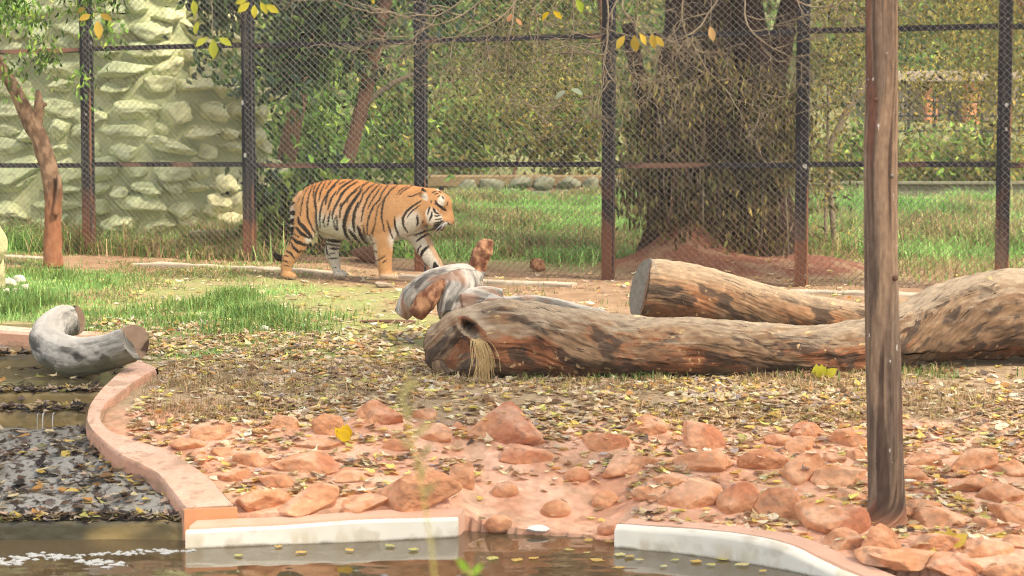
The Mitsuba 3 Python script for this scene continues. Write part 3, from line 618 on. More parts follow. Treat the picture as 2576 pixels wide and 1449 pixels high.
# whitewashed stones and a grey ledge at the foot of the wall
for k, (px, py, w, h) in enumerate([(574, 466, 70, 56), (556, 512, 66, 60), (600, 502, 56, 70), (578, 548, 84, 50)]):
    g = at(px, py, 22.2); s = ppm(22.2); v, f = rock(700 + k, 3, 11, 14, 0.06)
    key = thing('whitewashed_stone', ['topmost whitewashed stone at the foot of the painted wall', 'left middle whitewashed stone at the foot of the painted wall', 'tall whitewashed stone next to the rusty fence post', 'lowest whitewashed stone at the foot of the painted wall'][k], 'stone', 'whitewashed stones at the wall foot')
    scene[key] = mikit.ply((v * [w / s / 2, 0.14, h / s / 2] + g, f), 'mat_paintwall', smooth=45)
lg = thing('stone_ledge', 'low grey stone ledge in the tall grass left of the rusty post', 'ledge')
g = at(548, 572, 21.3)
scene[lg] = mikit.ply((lambda vf: (wobble(vf[0], 0.05, 3, 2), vf[1]))(box(g + [0, 0.1, -0.08], (0.66, 0.3, 0.10), rotz(-0.2), 0.02)), 'mat_greystone')
part(lg, 'support', mikit.ply(box(g + [-0.14, 0.1, -0.25], (0.26, 0.24, 0.25), rotz(-0.2), 0.02), 'mat_greystone'))

# ------------------------------------------------------------------ low stone walls, far fence and house in the distance
lw = thing('terrace_wall', 'low grey rubble wall across the grass behind the tiger head', 'wall')
for row in range(2):
    x = -0.9
    while x < 2.0:
        w = wr_.uniform(0.25, 0.55); v, f = rock(800 + nst, 2, 10, 14, 0.06); nst += 1
        part(lw, 'stone', mikit.ply((v * [w * 0.54, 0.2, 0.13] + C(x + w / 2, 30.3 + row * 0.08, 0.62 + row * 0.19), f), 'mat_greystone', smooth=45))
        x += w
part(lw, 'earth_top', mikit.ply((lambda vf: (wobble(vf[0], 0.06, 2, 3), vf[1]))(box(C(0.3, 30.8, 0.86), (4.2, 0.9, 0.2), None, 0.03)), 'mat_earth', smooth=40))
rw = thing('moat_wall', 'long low grey wall beyond the bright grass on the right', 'wall')
scene[rw] = mikit.ply((lambda vf: (wobble(vf[0], 0.05, 1, 4), vf[1]))(box(C(7.4, 31.0, 0.60), (6.4, 0.3, 0.40), None, 0.02)), 'mat_greystone')
part(rw, 'coping', mikit.ply(box(C(7.4, 30.98, 0.822), (6.4, 0.4, 0.05), None, 0.01), 'mat_greystone'))
ff = thing('far_fence', 'thin dark fence far away before the sunlit house', 'fence')
Yf = 44.0
for px in (2286, 2350, 2402, 2470, 2530):
    a = at(px, 340, Yf); b = at(px, 245, Yf)
    part(ff, 'post', mikit.ply(box((a + b) / 2, (0.06, 0.06, b[2] - a[2] + 0.6)), 'mat_darksteel'))
for py in (257, 292, 330):
    a = at(2240, py, Yf - 0.06); b = at(2600, py, Yf - 0.06)
    part(ff, 'rail', mikit.ply(box((a + b) / 2, (b[0] - a[0], 0.05, 0.05)), 'mat_darksteel'))
hs = thing('house', 'small sunlit house with orange pillars far off on the right', 'house')
Yh = 50.0; s = ppm(Yh)
def hb(px0, py0, px1, py1, Y, dy, mat, nm, par=hs):
    a, b = at(px0, py1, Y), at(px1, py0, Y)
    return part(par, nm, mikit.ply(box([(a[0] + b[0]) / 2, Y + dy / 2, (a[2] + b[2]) / 2], (b[0] - a[0], dy, b[2] - a[2]), None, 0.02), mat))
hb(2270, 205, 2560, 380, Yh + 0.6, 3.5, 'mat_concrete', 'wall')
hb(2250, 178, 2580, 205, Yh - 0.3, 4.6, 'mat_concrete', 'roof')
hb(2430, 205, 2474, 360, Yh - 0.05, 0.45, 'mat_brickorange', 'pillar')
hb(2330, 205, 2360, 360, Yh - 0.05, 0.4, 'mat_brickorange', 'pillar')
hb(2270, 330, 2440, 372, Yh - 0.1, 0.4, 'mat_brickorange', 'low_wall')
w1 = hb(2385, 235, 2412, 300, Yh + 0.56, 0.06, 'mat_darksteel', 'window')
# ------------------------------------------------------------------ logs
def path_px(rows, n):
    """rows of (px, py, depth, radius in pixels) -> points and radii in metres"""
    out = []
    for px, py, Y, r in rows:
        p = at(px, py, Y); out.append([*p, r / ppm(Y)])
    Q = smooth_path(out, n); return Q[:, :3], Q[:, 3]
def torn(P, R, sides, amp, freq, seed, extra=None):
    def lump(s, a, rr):
        q = np.stack([s[:, None] * freq + 0 * a, np.cos(a)[None] * 1.6 + 0 * s[:, None], np.sin(a)[None] * 1.6 + 0 * s[:, None]], -1)
        rr = rr * (1 + amp * 2 * (meshkit.fbm(q + seed, 4, seed) - 0.5))
        q2 = np.stack([s[:, None] * 1.5 + 0 * a, np.cos(a)[None] * 9 + 0 * s[:, None], np.sin(a)[None] * 9 + 0 * s[:, None]], -1)
        rr = rr * (1 + amp * 0.35 * (meshkit.fbm(q2 + seed, 3, seed + 1) - 0.5))
        return extra(s, a, rr) if extra else rr
    return tube(P, R, sides, lump=lump)
def weather(vf_uv, amp=0.02, f=5, seed=0):
    (v, f_), uv = vf_uv
    q = v * f
    v = v + amp * (np.stack([meshkit.fbm(q + 7.7 * k, 4, seed + k) for k in range(3)], -1) - 0.5)
    return (v, f_), uv
def wply(t, mat, **k): return mikit.ply(t[0], mat, smooth=True, uv=t[1], **k)

big = thing('fallen_log', 'long thick fallen log with a hollow gnarled left end', 'log')
rows = [(1098, 872, 12.35, 66), (1130, 872, 12.3, 80), (1180, 862, 12.25, 94), (1250, 852, 12.2, 100), (1330, 855, 12.2, 97), (1420, 864, 12.2, 88), (1500, 868, 12.2, 80), (1600, 869, 12.2, 75), (1750, 870, 12.2, 74), (1900, 879, 12.2, 68), (2050, 884, 12.2, 66), (2160, 876, 12.25, 70), (2260, 856, 12.35, 82), (2360, 824, 12.45, 100), (2460, 798, 12.55, 112), (2560, 792, 12.65, 116), (2700, 800, 12.8, 112)]
P, R = path_px(rows, 14)
hol = at(1185, 828, 12.0)
def hollow(s, a, rr): return rr
t_, U_, V_ = frames(P)
tb = torn(P, R, 72, 0.13, 2.6, 4)
(v, f_), uv = weather(weather(tb, 0.045, 5, 3), 0.022, 16, 6)
dxz = (v - hol) * [1, 0, 1]
# hollow: an arch-shaped pocket pushed into the near side, with a raised lip; knots beside it
near = v[:, 1] < 12.25
xx, zz = (v[:, 0] - hol[0]) * ppm(12.1), (v[:, 2] - hol[2]) * ppm(12.1)
def rot2(x, z, deg): c, s_ = math.cos(math.radians(deg)), math.sin(math.radians(deg)); return c * x - s_ * z, s_ * x + c * z
hx, hz = rot2(xx, zz, 35)
q = np.sqrt((hx / 30) ** 2 + (hz / 15) ** 2)
v[:, 1] += np.where(near, 0.17 * ss(1.05, 0.45, q) - 0.03 * np.exp(-((q - 1.5) / 0.45) ** 2), 0)
low = np.sqrt(((xx + 0) / 55) ** 2 + ((zz + 45) / 45) ** 2)
v[:, 1] += np.where(near, 0.05 * ss(1.2, 0.2, low), 0)
for kx, ky, r_, am in ((1365, 830, 26, 0.06), (1265, 765, 30, 0.05), (1480, 800, 30, 0.03), (1150, 900, 30, -0.03)):
    kp = at(kx, ky, 12.0); dd = np.hypot((v[:, 0] - kp[0]), (v[:, 2] - kp[2])) * ppm(12.1)
    v[:, 1] -= np.where(near, am * np.exp(-(dd / r_) ** 2), 0); v[:, 2] += np.where(dd < 60, am * 0.3 * np.exp(-(dd / r_) ** 2), 0)
# torn underside at the right
sx = v[:, 0] * ppm(12.4) + CX
v[:, 2] += np.where((sx > 2200) & (v[:, 2] < -0.12), 0.10 * meshkit.fbm(v * [5, 5, 25], 4, 8), 0)
v[:, 2] = np.maximum(v[:, 2], -0.31)
scene[big] = mikit.ply((v, f_), 'mat_logwood', smooth=True, uv=uv)
fib = []
fr = np.random.default_rng(3)
top = at(1200, 858, 11.93)
for k in range(70):
    x0 = fr.normal(0, 0.022); ln = fr.uniform(0.12, 0.30)
    pth = [top + [x0 * 0.5, 0.02, 0.01], top + [x0 + 0.02, -0.035, -0.01], top + [x0 * 1.3 + 0.045, -0.06, -ln * 0.5], top + [x0 * 1.5 + 0.045 + fr.normal(0, 0.012), -0.055, -ln]]
    fib.append(tube(smooth_path(pth, 4), 0.0024, 3)[0])
part(big, 'fibre_tuft', mikit.ply(merge(fib), 'mat_straw'), kind='stuff', label='straw coloured fibres hanging from the hollow')
# splintered branch stump on the top of the left end, slabs of torn bark
for (rows_, nm, mat) in (([(1240, 772, 12.3, 30), (1246, 756, 12.3, 24), (1250, 742, 12.3, 15)], 'knot', 'mat_bleached'),
                         ([(1265, 770, 12.35, 26), (1330, 762, 12.4, 20), (1420, 772, 12.4, 17), (1500, 784, 12.4, 11), (1530, 792, 12.4, 5)], 'splinter', 'mat_bleached'),
                         ([(1108, 892, 12.2, 24), (1116, 920, 12.15, 26), (1135, 945, 12.12, 22)], 'bark_slab', 'mat_logwood'),
                         ([(1840, 942, 12.15, 6), (1980, 940, 12.12, 14), (2100, 930, 12.12, 10)], 'bark_slab', 'mat_logwood')):
    p_, r_ = path_px(rows_, 8)
    part(big, nm, wply(weather(torn(p_, r_, 24, 0.5 if nm == 'torn_bark' else 0.2, 8, 5), 0.09 if nm == 'torn_bark' else 0.03, 9, 2), mat))

bl = thing('sawn_log', 'log with a grey sawn end lying behind the long fallen log', 'log')
rows = [(1622, 728, 13.5, 76), (1660, 728, 13.5, 76), (1740, 738, 13.5, 74), (1820, 752, 13.5, 68), (1900, 770, 13.5, 62), (1980, 784, 13.5, 56), (2060, 795, 13.5, 50), (2170, 808, 13.5, 44), (2300, 818, 13.5, 40)]
P, R = path_px(rows, 8)
P[:, 1] += np.linspace(0.35, 0, len(P)) * 0
tb = torn(P, R, 40, 0.05, 2.5, 9)
(v, f_), uv = weather(weather(tb, 0.025, 6, 5), 0.014, 18, 7)
# the saw cut leans: shear the left end
k = np.exp(-((v[:, 0] - P[0, 0]) / 0.12) ** 2); v[:, 0] += k * (v[:, 2] - P[0, 2]) * 0.22
scene[bl] = mikit.ply((v, f_), 'mat_backlog', smooth=True, uv=uv)
cut = P[0] + [-0.012, -0.03, 0]; d, f2 = ico(3)
a = np.linspace(0, 2 * np.pi, 41)[:-1]
def disc(c, ux, uz, rx, rz, thick, nrm_, seed):
    ang = np.linspace(0, 2 * np.pi, 49)[:-1]; rad = 1 + 0.08 * (meshkit.fbm(np.stack([np.cos(ang) * 2, np.sin(ang) * 2, 0 * ang + seed], -1), 3, seed) - 0.5)
    ring = c + (np.cos(ang) * rad)[:, None] * ux * rx + (np.sin(ang) * rad)[:, None] * uz * rz
    inner = c + nrm_ * 0.004 + (ring - c) * 0.55
    v = np.vstack([ring - nrm_ * thick, ring, inner, c[None] - nrm_ * 0.003]); n = 48; k = np.arange(n); k1 = (k + 1) % n
    f = np.vstack([np.stack([k, k1, k1 + n], 1), np.stack([k, k1 + n, k + n], 1), np.stack([k + n, k1 + n, k1 + 2 * n], 1), np.stack([k + n, k1 + 2 * n, k + 2 * n], 1), np.stack([k + 2 * n, k1 + 2 * n, 0 * k + 3 * n], 1)])
    return v, f
rr = R[0] * 1.0
nn = nrm(C(-0.93, -0.35, 0.12))
part(bl, 'sawn_end', mikit.ply(disc(P[0] + [-0.015, -0.01, 0], nrm(C(0.35, -0.93, 0)), nrm(C(0.20, 0, 1)), rr * 0.98, rr * 1.02, 0.03, nn, 3), 'mat_endgrain', smooth=40), label='flat grey sawn end of the log')

gb = thing('grey_branch', 'bleached grey branch stump with a reddish knob standing up', 'branch')
Yg = 13.25
parts_ = []
p_, r_ = path_px([(1010, 790, Yg + .15, 22), (1040, 752, Yg + .12, 34), (1085, 716, Yg + .05, 36), (1130, 704, Yg, 40), (1180, 700, Yg, 36), (1205, 716, Yg, 30)], 10)
scene[gb] = wply(weather(torn(p_, r_, 28, 0.10, 5, 21), 0.02, 7, 4), 'mat_bleached')
p_, r_ = path_px([(1160, 694, Yg, 46), (1162, 730, Yg - .05, 54), (1150, 765, Yg - .1, 50), (1145, 800, Yg - .15, 42)], 8)
part(gb, 'limb', wply(weather(torn(p_, r_, 28, 0.10, 5, 22), 0.02, 7, 5), 'mat_bleached'))
p_, r_ = path_px([(1188, 712, Yg, 26), (1200, 676, Yg, 22), (1206, 652, Yg, 22), (1216, 632, Yg, 25), (1222, 612, Yg, 21), (1224, 602, Yg, 10)], 7)
part(gb, 'knob', wply(weather(torn(p_, r_, 30, 0.35, 12, 23), 0.035, 22, 6), 'mat_redwood'), label='reddish broken knob at the top')
p_, r_ = path_px([(1046, 792, Yg - .12, 20), (1070, 760, Yg - .14, 26), (1096, 732, Yg - .14, 22), (1118, 706, Yg - .14, 8)], 7)
part(gb, 'torn_wood', wply(weather(torn(p_, r_, 20, 0.25, 9, 24), 0.03, 12, 7), 'mat_redwood'), label='dark red torn wood between the limbs')
p_, r_ = path_px([(1170, 760, Yg - .15, 34), (1225, 745, Yg - .2, 26), (1265, 738, Yg - .2, 14)], 7)
part(gb, 'limb', wply(weather(torn(p_, r_, 20, 0.2, 9, 25), 0.03, 12, 8), 'mat_bleached'))

cl = thing('curved_log', 'curved grey log lying in the shallow stream at the left', 'log')
rows = [(186, 806, 12.95, 38), (158, 812, 12.9, 44), (130, 834, 12.7, 46), (124, 866, 12.45, 48), (160, 892, 12.25, 50), (215, 896, 12.1, 50), (270, 886, 12.0, 46), (318, 868, 11.92, 44), (336, 861, 11.9, 44)]
P, R = path_px(rows, 9)
scene[cl] = wply(weather(torn(P, R, 40, 0.09, 4, 31), 0.02, 10, 9), 'mat_greywood')
n1 = nrm(C(0.72, -0.62, 0.12)); ux = nrm(np.cross([0, 0, 1.0], n1)); part(cl, 'cut_end', mikit.ply(disc(P[-1] + n1 * 0.012, ux, np.cross(n1, ux), R[-1] * 1.02, R[-1] * 1.02, 0.05, n1, 5), 'mat_cutwood', smooth=40), label='cracked brown cut end facing the bank')
n2 = nrm(C(0.85, 0.35, 0.1) * [1, -1.2, 1]); ux = nrm(np.cross([0, 0, 1.0], n2)); part(cl, 'cut_end', mikit.ply(disc(P[0] + n2 * 0.014, ux, np.cross(n2, ux), R[0] * 1.0, R[0] * 1.0, 0.05, n2, 6), 'mat_cutwood', smooth=40), label='pale cut end at the raised left end')

sk = thing('stick', 'thin dark stick lying on the ground left of the fallen log', 'stick')
p_, r_ = path_px([(905, 815, 14.2, 3), (950, 812, 14.2, 5), (1000, 813, 14.2, 6), (1045, 812, 14.2, 4)], 6)
g = np.array([[x, y, float(H(x, y)) + 0.012] for x, y, _ in p_]); scene[sk] = wply(tube(g, r_, 8, 0.2, 8, 2), 'mat_brownbark')

# ------------------------------------------------------------------ slim tree on the right
tr = thing('slim_tree', 'slim brown tree trunk rising from the red stones on the right', 'tree')
b = hit(2226, 1318); Yt = b[1]
rows = [(2224, 1345, Yt, 66), (2224, 1318, Yt, 60), (2226, 1295, Yt, 53), (2229, 1260, Yt, 47.5), (2229, 1200, Yt, 46), (2226, 1100, Yt, 45), (2223, 950, Yt, 44.5), (2219, 800, Yt, 43), (2216, 600, Yt, 42), (2216, 400, Yt, 42.5), (2218, 200, Yt, 40), (2218, 0, Yt, 40), (2219, -300, Yt, 38), (2222, -700, Yt, 35), (2226, -1100, Yt, 30)]
P, R = path_px(rows, 9)
def flare(s, a, rr): return rr * (1 + 0.10 * ss(0.28, 0.0, s)[:, None] * np.cos(3 * a + 0.6)[None])
part(tr, 'trunk', wply(torn(P, R, 40, 0.035, 3, 41, flare), 'mat_trunk'))
for k, (px, py, r) in enumerate([(2244, 885 - 442, 5), (2252, 700, 7), (2203, 250, 5)]):
    g = at(px, py, Yt - 0.075); d, f2 = ico(2); part(tr, 'knot', mikit.ply((d * [r / ppm(Yt), 0.012, r / ppm(Yt)] + g, f2), 'mat_greywood' if k == 0 else 'mat_brownbark', smooth=True))
t2 = np.random.default_rng(8)
for k, (an, h0, l) in enumerate([(0.4, 3.5, 1.6), (2.4, 3.9, 1.7), (4.4, 3.3, 1.5)]):
    p0 = at(2222, -700, Yt); p0[2] = h0 - 0.2
    d = C(math.cos(an), math.sin(an), 0.9); pth = smooth_path([p0, p0 + d * l * 0.4, p0 + d * l * [1, 1, 0.8]], 6)
    part(tr, 'branch', wply(tube(pth, np.linspace(0.04, 0.012, len(pth)), 10, 0.1), 'mat_trunk'))

# forked tree on the left
ft = thing('forked_tree', 'reddish forked tree trunk with a broken snag at the left', 'tree')
Yl = 19.2
P, R = path_px([(134, 672, Yl, 26), (133, 640, Yl, 23), (133, 560, Yl, 21), (133, 500, Yl, 21), (122, 420, Yl, 22), (100, 350, Yl, 22), (75, 305, Yl, 20), (45, 240, Yl, 17), (10, 180, Yl, 15), (-30, 120, Yl, 13), (-90, 40, Yl, 11), (-150, -60, Yl, 9)], 8)
part(ft, 'trunk', wply(weather(torn(P, R, 26, 0.13, 6, 51), 0.02, 9, 2), 'mat_redbark'))
P, R = path_px([(92, 335, Yl, 15), (94, 300, Yl, 13), (99, 265, Yl, 12), (97, 240, Yl, 8), (95, 226, Yl, 4)], 6)
part(ft, 'snag', wply(weather(torn(P, R, 16, 0.2, 10, 52), 0.02, 14, 3), 'mat_redbark'), label='short broken snag')
P, R = path_px([(97, 268, Yl, 8), (108, 264, Yl, 7), (117, 262, Yl, 4)], 5); part(ft, 'stub', wply(tube(P, R, 10, 0.3, 12), 'mat_redbark'))
P, R = path_px([(140, 540, Yl - .1, 9), (150, 480, Yl - .1, 8), (147, 440, Yl - .1, 5)], 5); part(ft, 'bark_strip', wply(tube(P, R, 10, 0.3, 12), 'mat_redbark'))
# ------------------------------------------------------------------ tiger
# The animal is modelled in its own profile units (1174 to the metre, x to the nose, y down, side s in metres; s < 0 is its right flank).
TU = 1174.0
def gl(x): return 1290 + (x - 345) * 0.037          # ground line in profile
def smin(a, b, k):
    h = np.clip(0.5 + 0.5 * (b - a) / k, 0, 1); return b * (1 - h) + a * h - k * h * (1 - h)
def to_m(x, y): return np.stack([x / TU, (gl(x) - y) / TU], -1)
# torso sections: x, top, bottom, half width in metres
TOR = np.array([(505, 290, 600, .095), (525, 255, 640, .125), (560, 218, 690, .15), (650, 185, 715, .172), (760, 160, 775, .195), (880, 147, 815, .215), (1000, 147, 856, .232), (1120, 153, 890, .238), (1220, 164, 912, .234), (1320, 188, 925, .224), (1420, 216, 920, .212), (1520, 231, 905, .205), (1620, 229, 890, .196), (1720, 236, 855, .180), (1800, 248, 815, .162), (1880, 262, 768, .142), (1950, 276, 730, .125), (2020, 292, 700, .112), (2080, 310, 690, .10)], float)
TX = TOR[:, 0] / TU
h_ = 0.0105
X, S, Z = np.meshgrid(np.arange(0.06, 2.03, h_), np.arange(-0.32, 0.32, h_), np.arange(-0.03, 1.04, h_), indexing='ij')
def ev_torso(X, S, Z):
    xc = np.clip(X, TX[0], TX[-1]); xu = xc * TU
    g = gl(xu)
    zt = (g - np.interp(xu, TOR[:, 0], TOR[:, 1])) / TU; zb = (g - np.interp(xu, TOR[:, 0], TOR[:, 2])) / TU
    w = np.interp(xu, TOR[:, 0], TOR[:, 3])
    cz, rz = (zt + zb) / 2, (zt - zb) / 2
    dz = (Z - cz) / rz
    wz = w * (1.0 - 0.22 * np.clip(dz, -1, 1) - 0.10 * dz ** 2)           # narrower along the back, fuller below
    q = np.sqrt(dz ** 2 + (S / wz) ** 2 + ((X - xc) / 0.07) ** 2)
    return (q - 1) * np.minimum(rz, w) * 0.9
def cone(X, S, Z, a, b):
    """round cone between a and b = (px, py, side, radius px, side squash)"""
    def c(p): m = to_m(p[0], p[1]); return np.array([m[0], p[2], m[1]]), p[3] / TU
    A, ra = c(a); B, rb = c(b); sq = a[4] if len(a) > 4 else 0.85
    d = B - A; d2 = d @ d + 1e-9
    t = np.clip(((X - A[0]) * d[0] + (S - A[1]) * d[1] + (Z - A[2]) * d[2]) / d2, 0, 1)
    r = ra + (rb - ra) * t
    return np.sqrt((X - A[0] - t * d[0]) ** 2 + ((S - A[1] - t * d[1]) / sq) ** 2 + (Z - A[2] - t * d[2]) ** 2) - r
def ell(X, S, Z, c, r, ang=0.0):
    m = to_m(c[0], c[1]); x, s, z = X - m[0], S - c[2], Z - m[1]
    ca, sa = math.cos(ang), math.sin(ang); x, z = ca * x + sa * z, -sa * x + ca * z
    q = np.sqrt((x * TU / r[0]) ** 2 + (s / r[1]) ** 2 + (z * TU / r[2]) ** 2)
    return (q - 1) * min(r[0] / TU, r[1], r[2] / TU)
def chain(pts): return [('c', a, b) for a, b in zip(pts[:-1], pts[1:])]
LIMBS = {
 'nh': (chain([(610, 470, -.085, 160, .5), (572, 640, -.115, 134, .55), (548, 770, -.125, 118, .58), (490, 880, -.125, 98, .62)]) + chain([(490, 880, -.125, 98, .62), (425, 975, -.12, 84, .62), (365, 1060, -.118, 74, .66), (332, 1150, -.115, 62, .75), (330, 1220, -.115, 58, .85)]) + [('e', (352, 1252, -.115), (84, .058, 42), 0)] + [('e', (412, 1268, -.115 + o), (34, .017, 26), 0) for o in (-.036, -.012, .012, .036)], 0.045),
 'fh': (chain([(700, 560, .085, 170, .5), (790, 720, .11, 125, .6), (858, 815, .12, 98, .64), (852, 900, .12, 84, .66), (828, 985, .12, 84, .62), (832, 1050, .12, 76, .66), (866, 1130, .12, 60, .75), (880, 1210, .12, 52, .85)]) + [('e', (915, 1266, .12), (80, .056, 40), 0)] + [('e', (972, 1282, .12 + o), (32, .017, 25), 0) for o in (-.036, -.012, .012, .036)], 0.045),
 'nf': (chain([(1500, 560, -.085, 190, .5), (1490, 740, -.125, 148, .5), (1492, 880, -.135, 120, .58), (1497, 1000, -.13, 108, .6), (1502, 1110, -.128, 92, .64), (1512, 1210, -.125, 78, .74), (1520, 1258, -.125, 74, .8)]) + [('e', (1548, 1294, -.125), (104, .068, 44), 0)] + [('e', (1628, 1306, -.125 + o), (38, .019, 30), 0) for o in (-.042, -.014, .014, .042)], 0.05),
 'ff': (chain([(1730, 680, .075, 175, .5), (1830, 800, .11, 130, .56), (1900, 900, .12, 116, .6), (1952, 1000, .12, 104, .62), (2012, 1100, .12, 90, .66), (2075, 1190, .12, 76, .75), (2100, 1235, .12, 70, .8)]) + [('e', (2128, 1290, .12), (92, .062, 44), 0)] + [('e', (2200, 1312, .12 + o), (36, .018, 28), 0) for o in (-.04, -.013, .013, .04)], 0.05),
 'head': ([('c', (2000, 470, 0, 165, .72), (2085, 455, 0, 150, .80)), ('c', (2085, 455, 0, 150, .80), (2170, 470, 0, 118, .80)), ('c', (2170, 480, 0, 112, .72), (2240, 620, 0, 72, .68)), ('c', (2185, 600, 0, 92, .80), (2240, 678, 0, 66, .82)), ('c', (2248, 640, 0, 58, .72), (2276, 684, 0, 44, .72)), ('c', (2070, 640, 0, 105, .86), (2120, 735, 0, 66, .75)), ('c', (2120, 735, 0, 66, .75), (2172, 752, 0, 42, .75)),
           ('e', (2040, 600, -.075), (92, .05, 120), 0.2), ('e', (2040, 600, .075), (92, .05, 120), 0.2), ('e', (2205, 672, -.042), (68, .04, 52), 0), ('e', (2205, 672, .042), (68, .04, 52), 0), ('e', (2190, 445, -.055), (48, .03, 40), -0.6), ('e', (2190, 445, .055), (48, .03, 40), -0.6)], 0.028),
 'ear': ([('e', (1985, 345, -.098), (44, .020, 76), 0.35), ('e', (2150, 318, .092), (34, .020, 52), -0.2)], 0.012),
 'tail': (chain([(500, 320, 0, 56, 1), (440, 380, 0, 46, 1), (408, 480, -.0, 42, 1), (400, 620, .0, 40, 1), (398, 760, 0, 38, 1), (386, 880, 0.0, 35, 1), (355, 985, .02, 33, 1), (310, 1042, .03, 31, 1), (255, 1064, .03, 31, 1), (205, 1052, .03, 30, 1), (168, 1020, .03, 27, 1), (150, 996, .03, 18, 1)]), 0.02),
}
def ev(X, S, Z):
    d = ev_torso(X, S, Z)
    for nm, (pr, k) in LIMBS.items():
        dl = None
        for q in pr:
            e = cone(X, S, Z, q[1], q[2]) if q[0] == 'c' else ell(X, S, Z, q[1], q[2], q[3])
            dl = e if dl is None else smin(dl, e, 0.016 if nm != 'head' else 0.022)
        d = smin(d, dl, k)
    for s in (-.064, .064):                                                  # eye sockets, mouth line
        d = np.maximum(d, -ell(X, S, Z, (2212, 520, s * 1.18), (30, .014, 22), -0.5))
    d = np.maximum(d, -np.maximum(ell(X, S, Z, (2215, 738, 0), (66, .07, 9), 0.15), -10))
    return d
def surface_nets(D, o, h):
    s = D < 0; n = np.array(D.shape)
    corners = [(a, b, c) for a in (0, 1) for b in (0, 1) for c in (0, 1)]
    sl = lambda c: tuple(slice(k, n[q] - 1 + k) for q, k in enumerate(c))
    cnt = sum(s[sl(c)].astype(int) for c in corners); cells = (cnt > 0) & (cnt < 8)
    idx = -np.ones(cells.shape, int); ii = np.argwhere(cells); idx[cells] = np.arange(len(ii))
    acc, num = np.zeros((len(ii), 3)), np.zeros(len(ii))
    g = lambda c: D[sl(c)][cells]
    for p in corners:
        for ax in range(3):
            if p[ax]: continue
            q = list(p); q[ax] = 1; a, b = g(p), g(tuple(q)); m = (a < 0) != (b < 0)
            t = np.where(m, a / np.where(m, a - b, 1), 0); pos = np.array(p, float) + np.eye(3)[ax] * t[:, None]
            acc += pos * m[:, None]; num += m
    V = o + h * (ii + acc / num[:, None])
    F_ = []
    for ax in range(3):
        u, w = (ax + 1) % 3, (ax + 2) % 3
        a = [slice(1, -1)] * 3; a[ax] = slice(0, -1); b = list(a); b[ax] = slice(1, None)
        A, B = s[tuple(a)], s[tuple(b)]; e = np.argwhere(A != B); 
        base_ = e.copy(); base_[:, u] += 1; base_[:, w] += 1
        # cells around the edge that starts at the grid point base_
        def cell(du, dw): q = base_.copy(); q[:, u] -= du; q[:, w] -= dw; return idx[q[:, 0], q[:, 1], q[:, 2]]
        Q = np.stack([cell(1, 1), cell(0, 1), cell(0, 0), cell(1, 0)], 1)
        flip = ~A[tuple(e.T)]
        Q[flip] = Q[flip][:, ::-1]; F_.append(Q)
    return V, np.vstack(F_)
D = ev(X, S, Z)
tv, tq = surface_nets(D, np.array([X[0, 0, 0], S[0, 0, 0], Z[0, 0, 0]]), h_)
tm = trimesh.Trimesh(tv, np.vstack([tq[:, [0, 1, 2]], tq[:, [0, 2, 3]]]), process=False)
tm = tm.subdivide()
trimesh.smoothing.filter_taubin(tm, 0.5, -0.52, 8)
tv, tf = np.array(tm.vertices), np.array(tm.faces)
lab = np.array(['torso'] + list(LIMBS)); best = ev_torso(*tv.T); who = np.zeros(len(tv), int)
for k, (nm, (pr, kk)) in enumerate(LIMBS.items()):
    dl = np.min([cone(*tv.T, q[1], q[2]) if q[0] == 'c' else ell(*tv.T, q[1], q[2], q[3]) for q in pr], 0)
    if nm in ('nh', 'nf', 'fh', 'ff'): dl = dl + 0.0
    who = np.where(dl < best, k + 1, who); best = np.minimum(dl, best)
WHO = lab[who]
px_, py_ = tv[:, 0] * TU, gl(tv[:, 0] * TU) - tv[:, 2] * TU
jit = (np.stack([meshkit.fbm(tv * 26 + 5 * k, 3, k) for k in range(2)], -1) - 0.5) * 14
qx, qy = px_ + jit[:, 0], py_ + jit[:, 1]
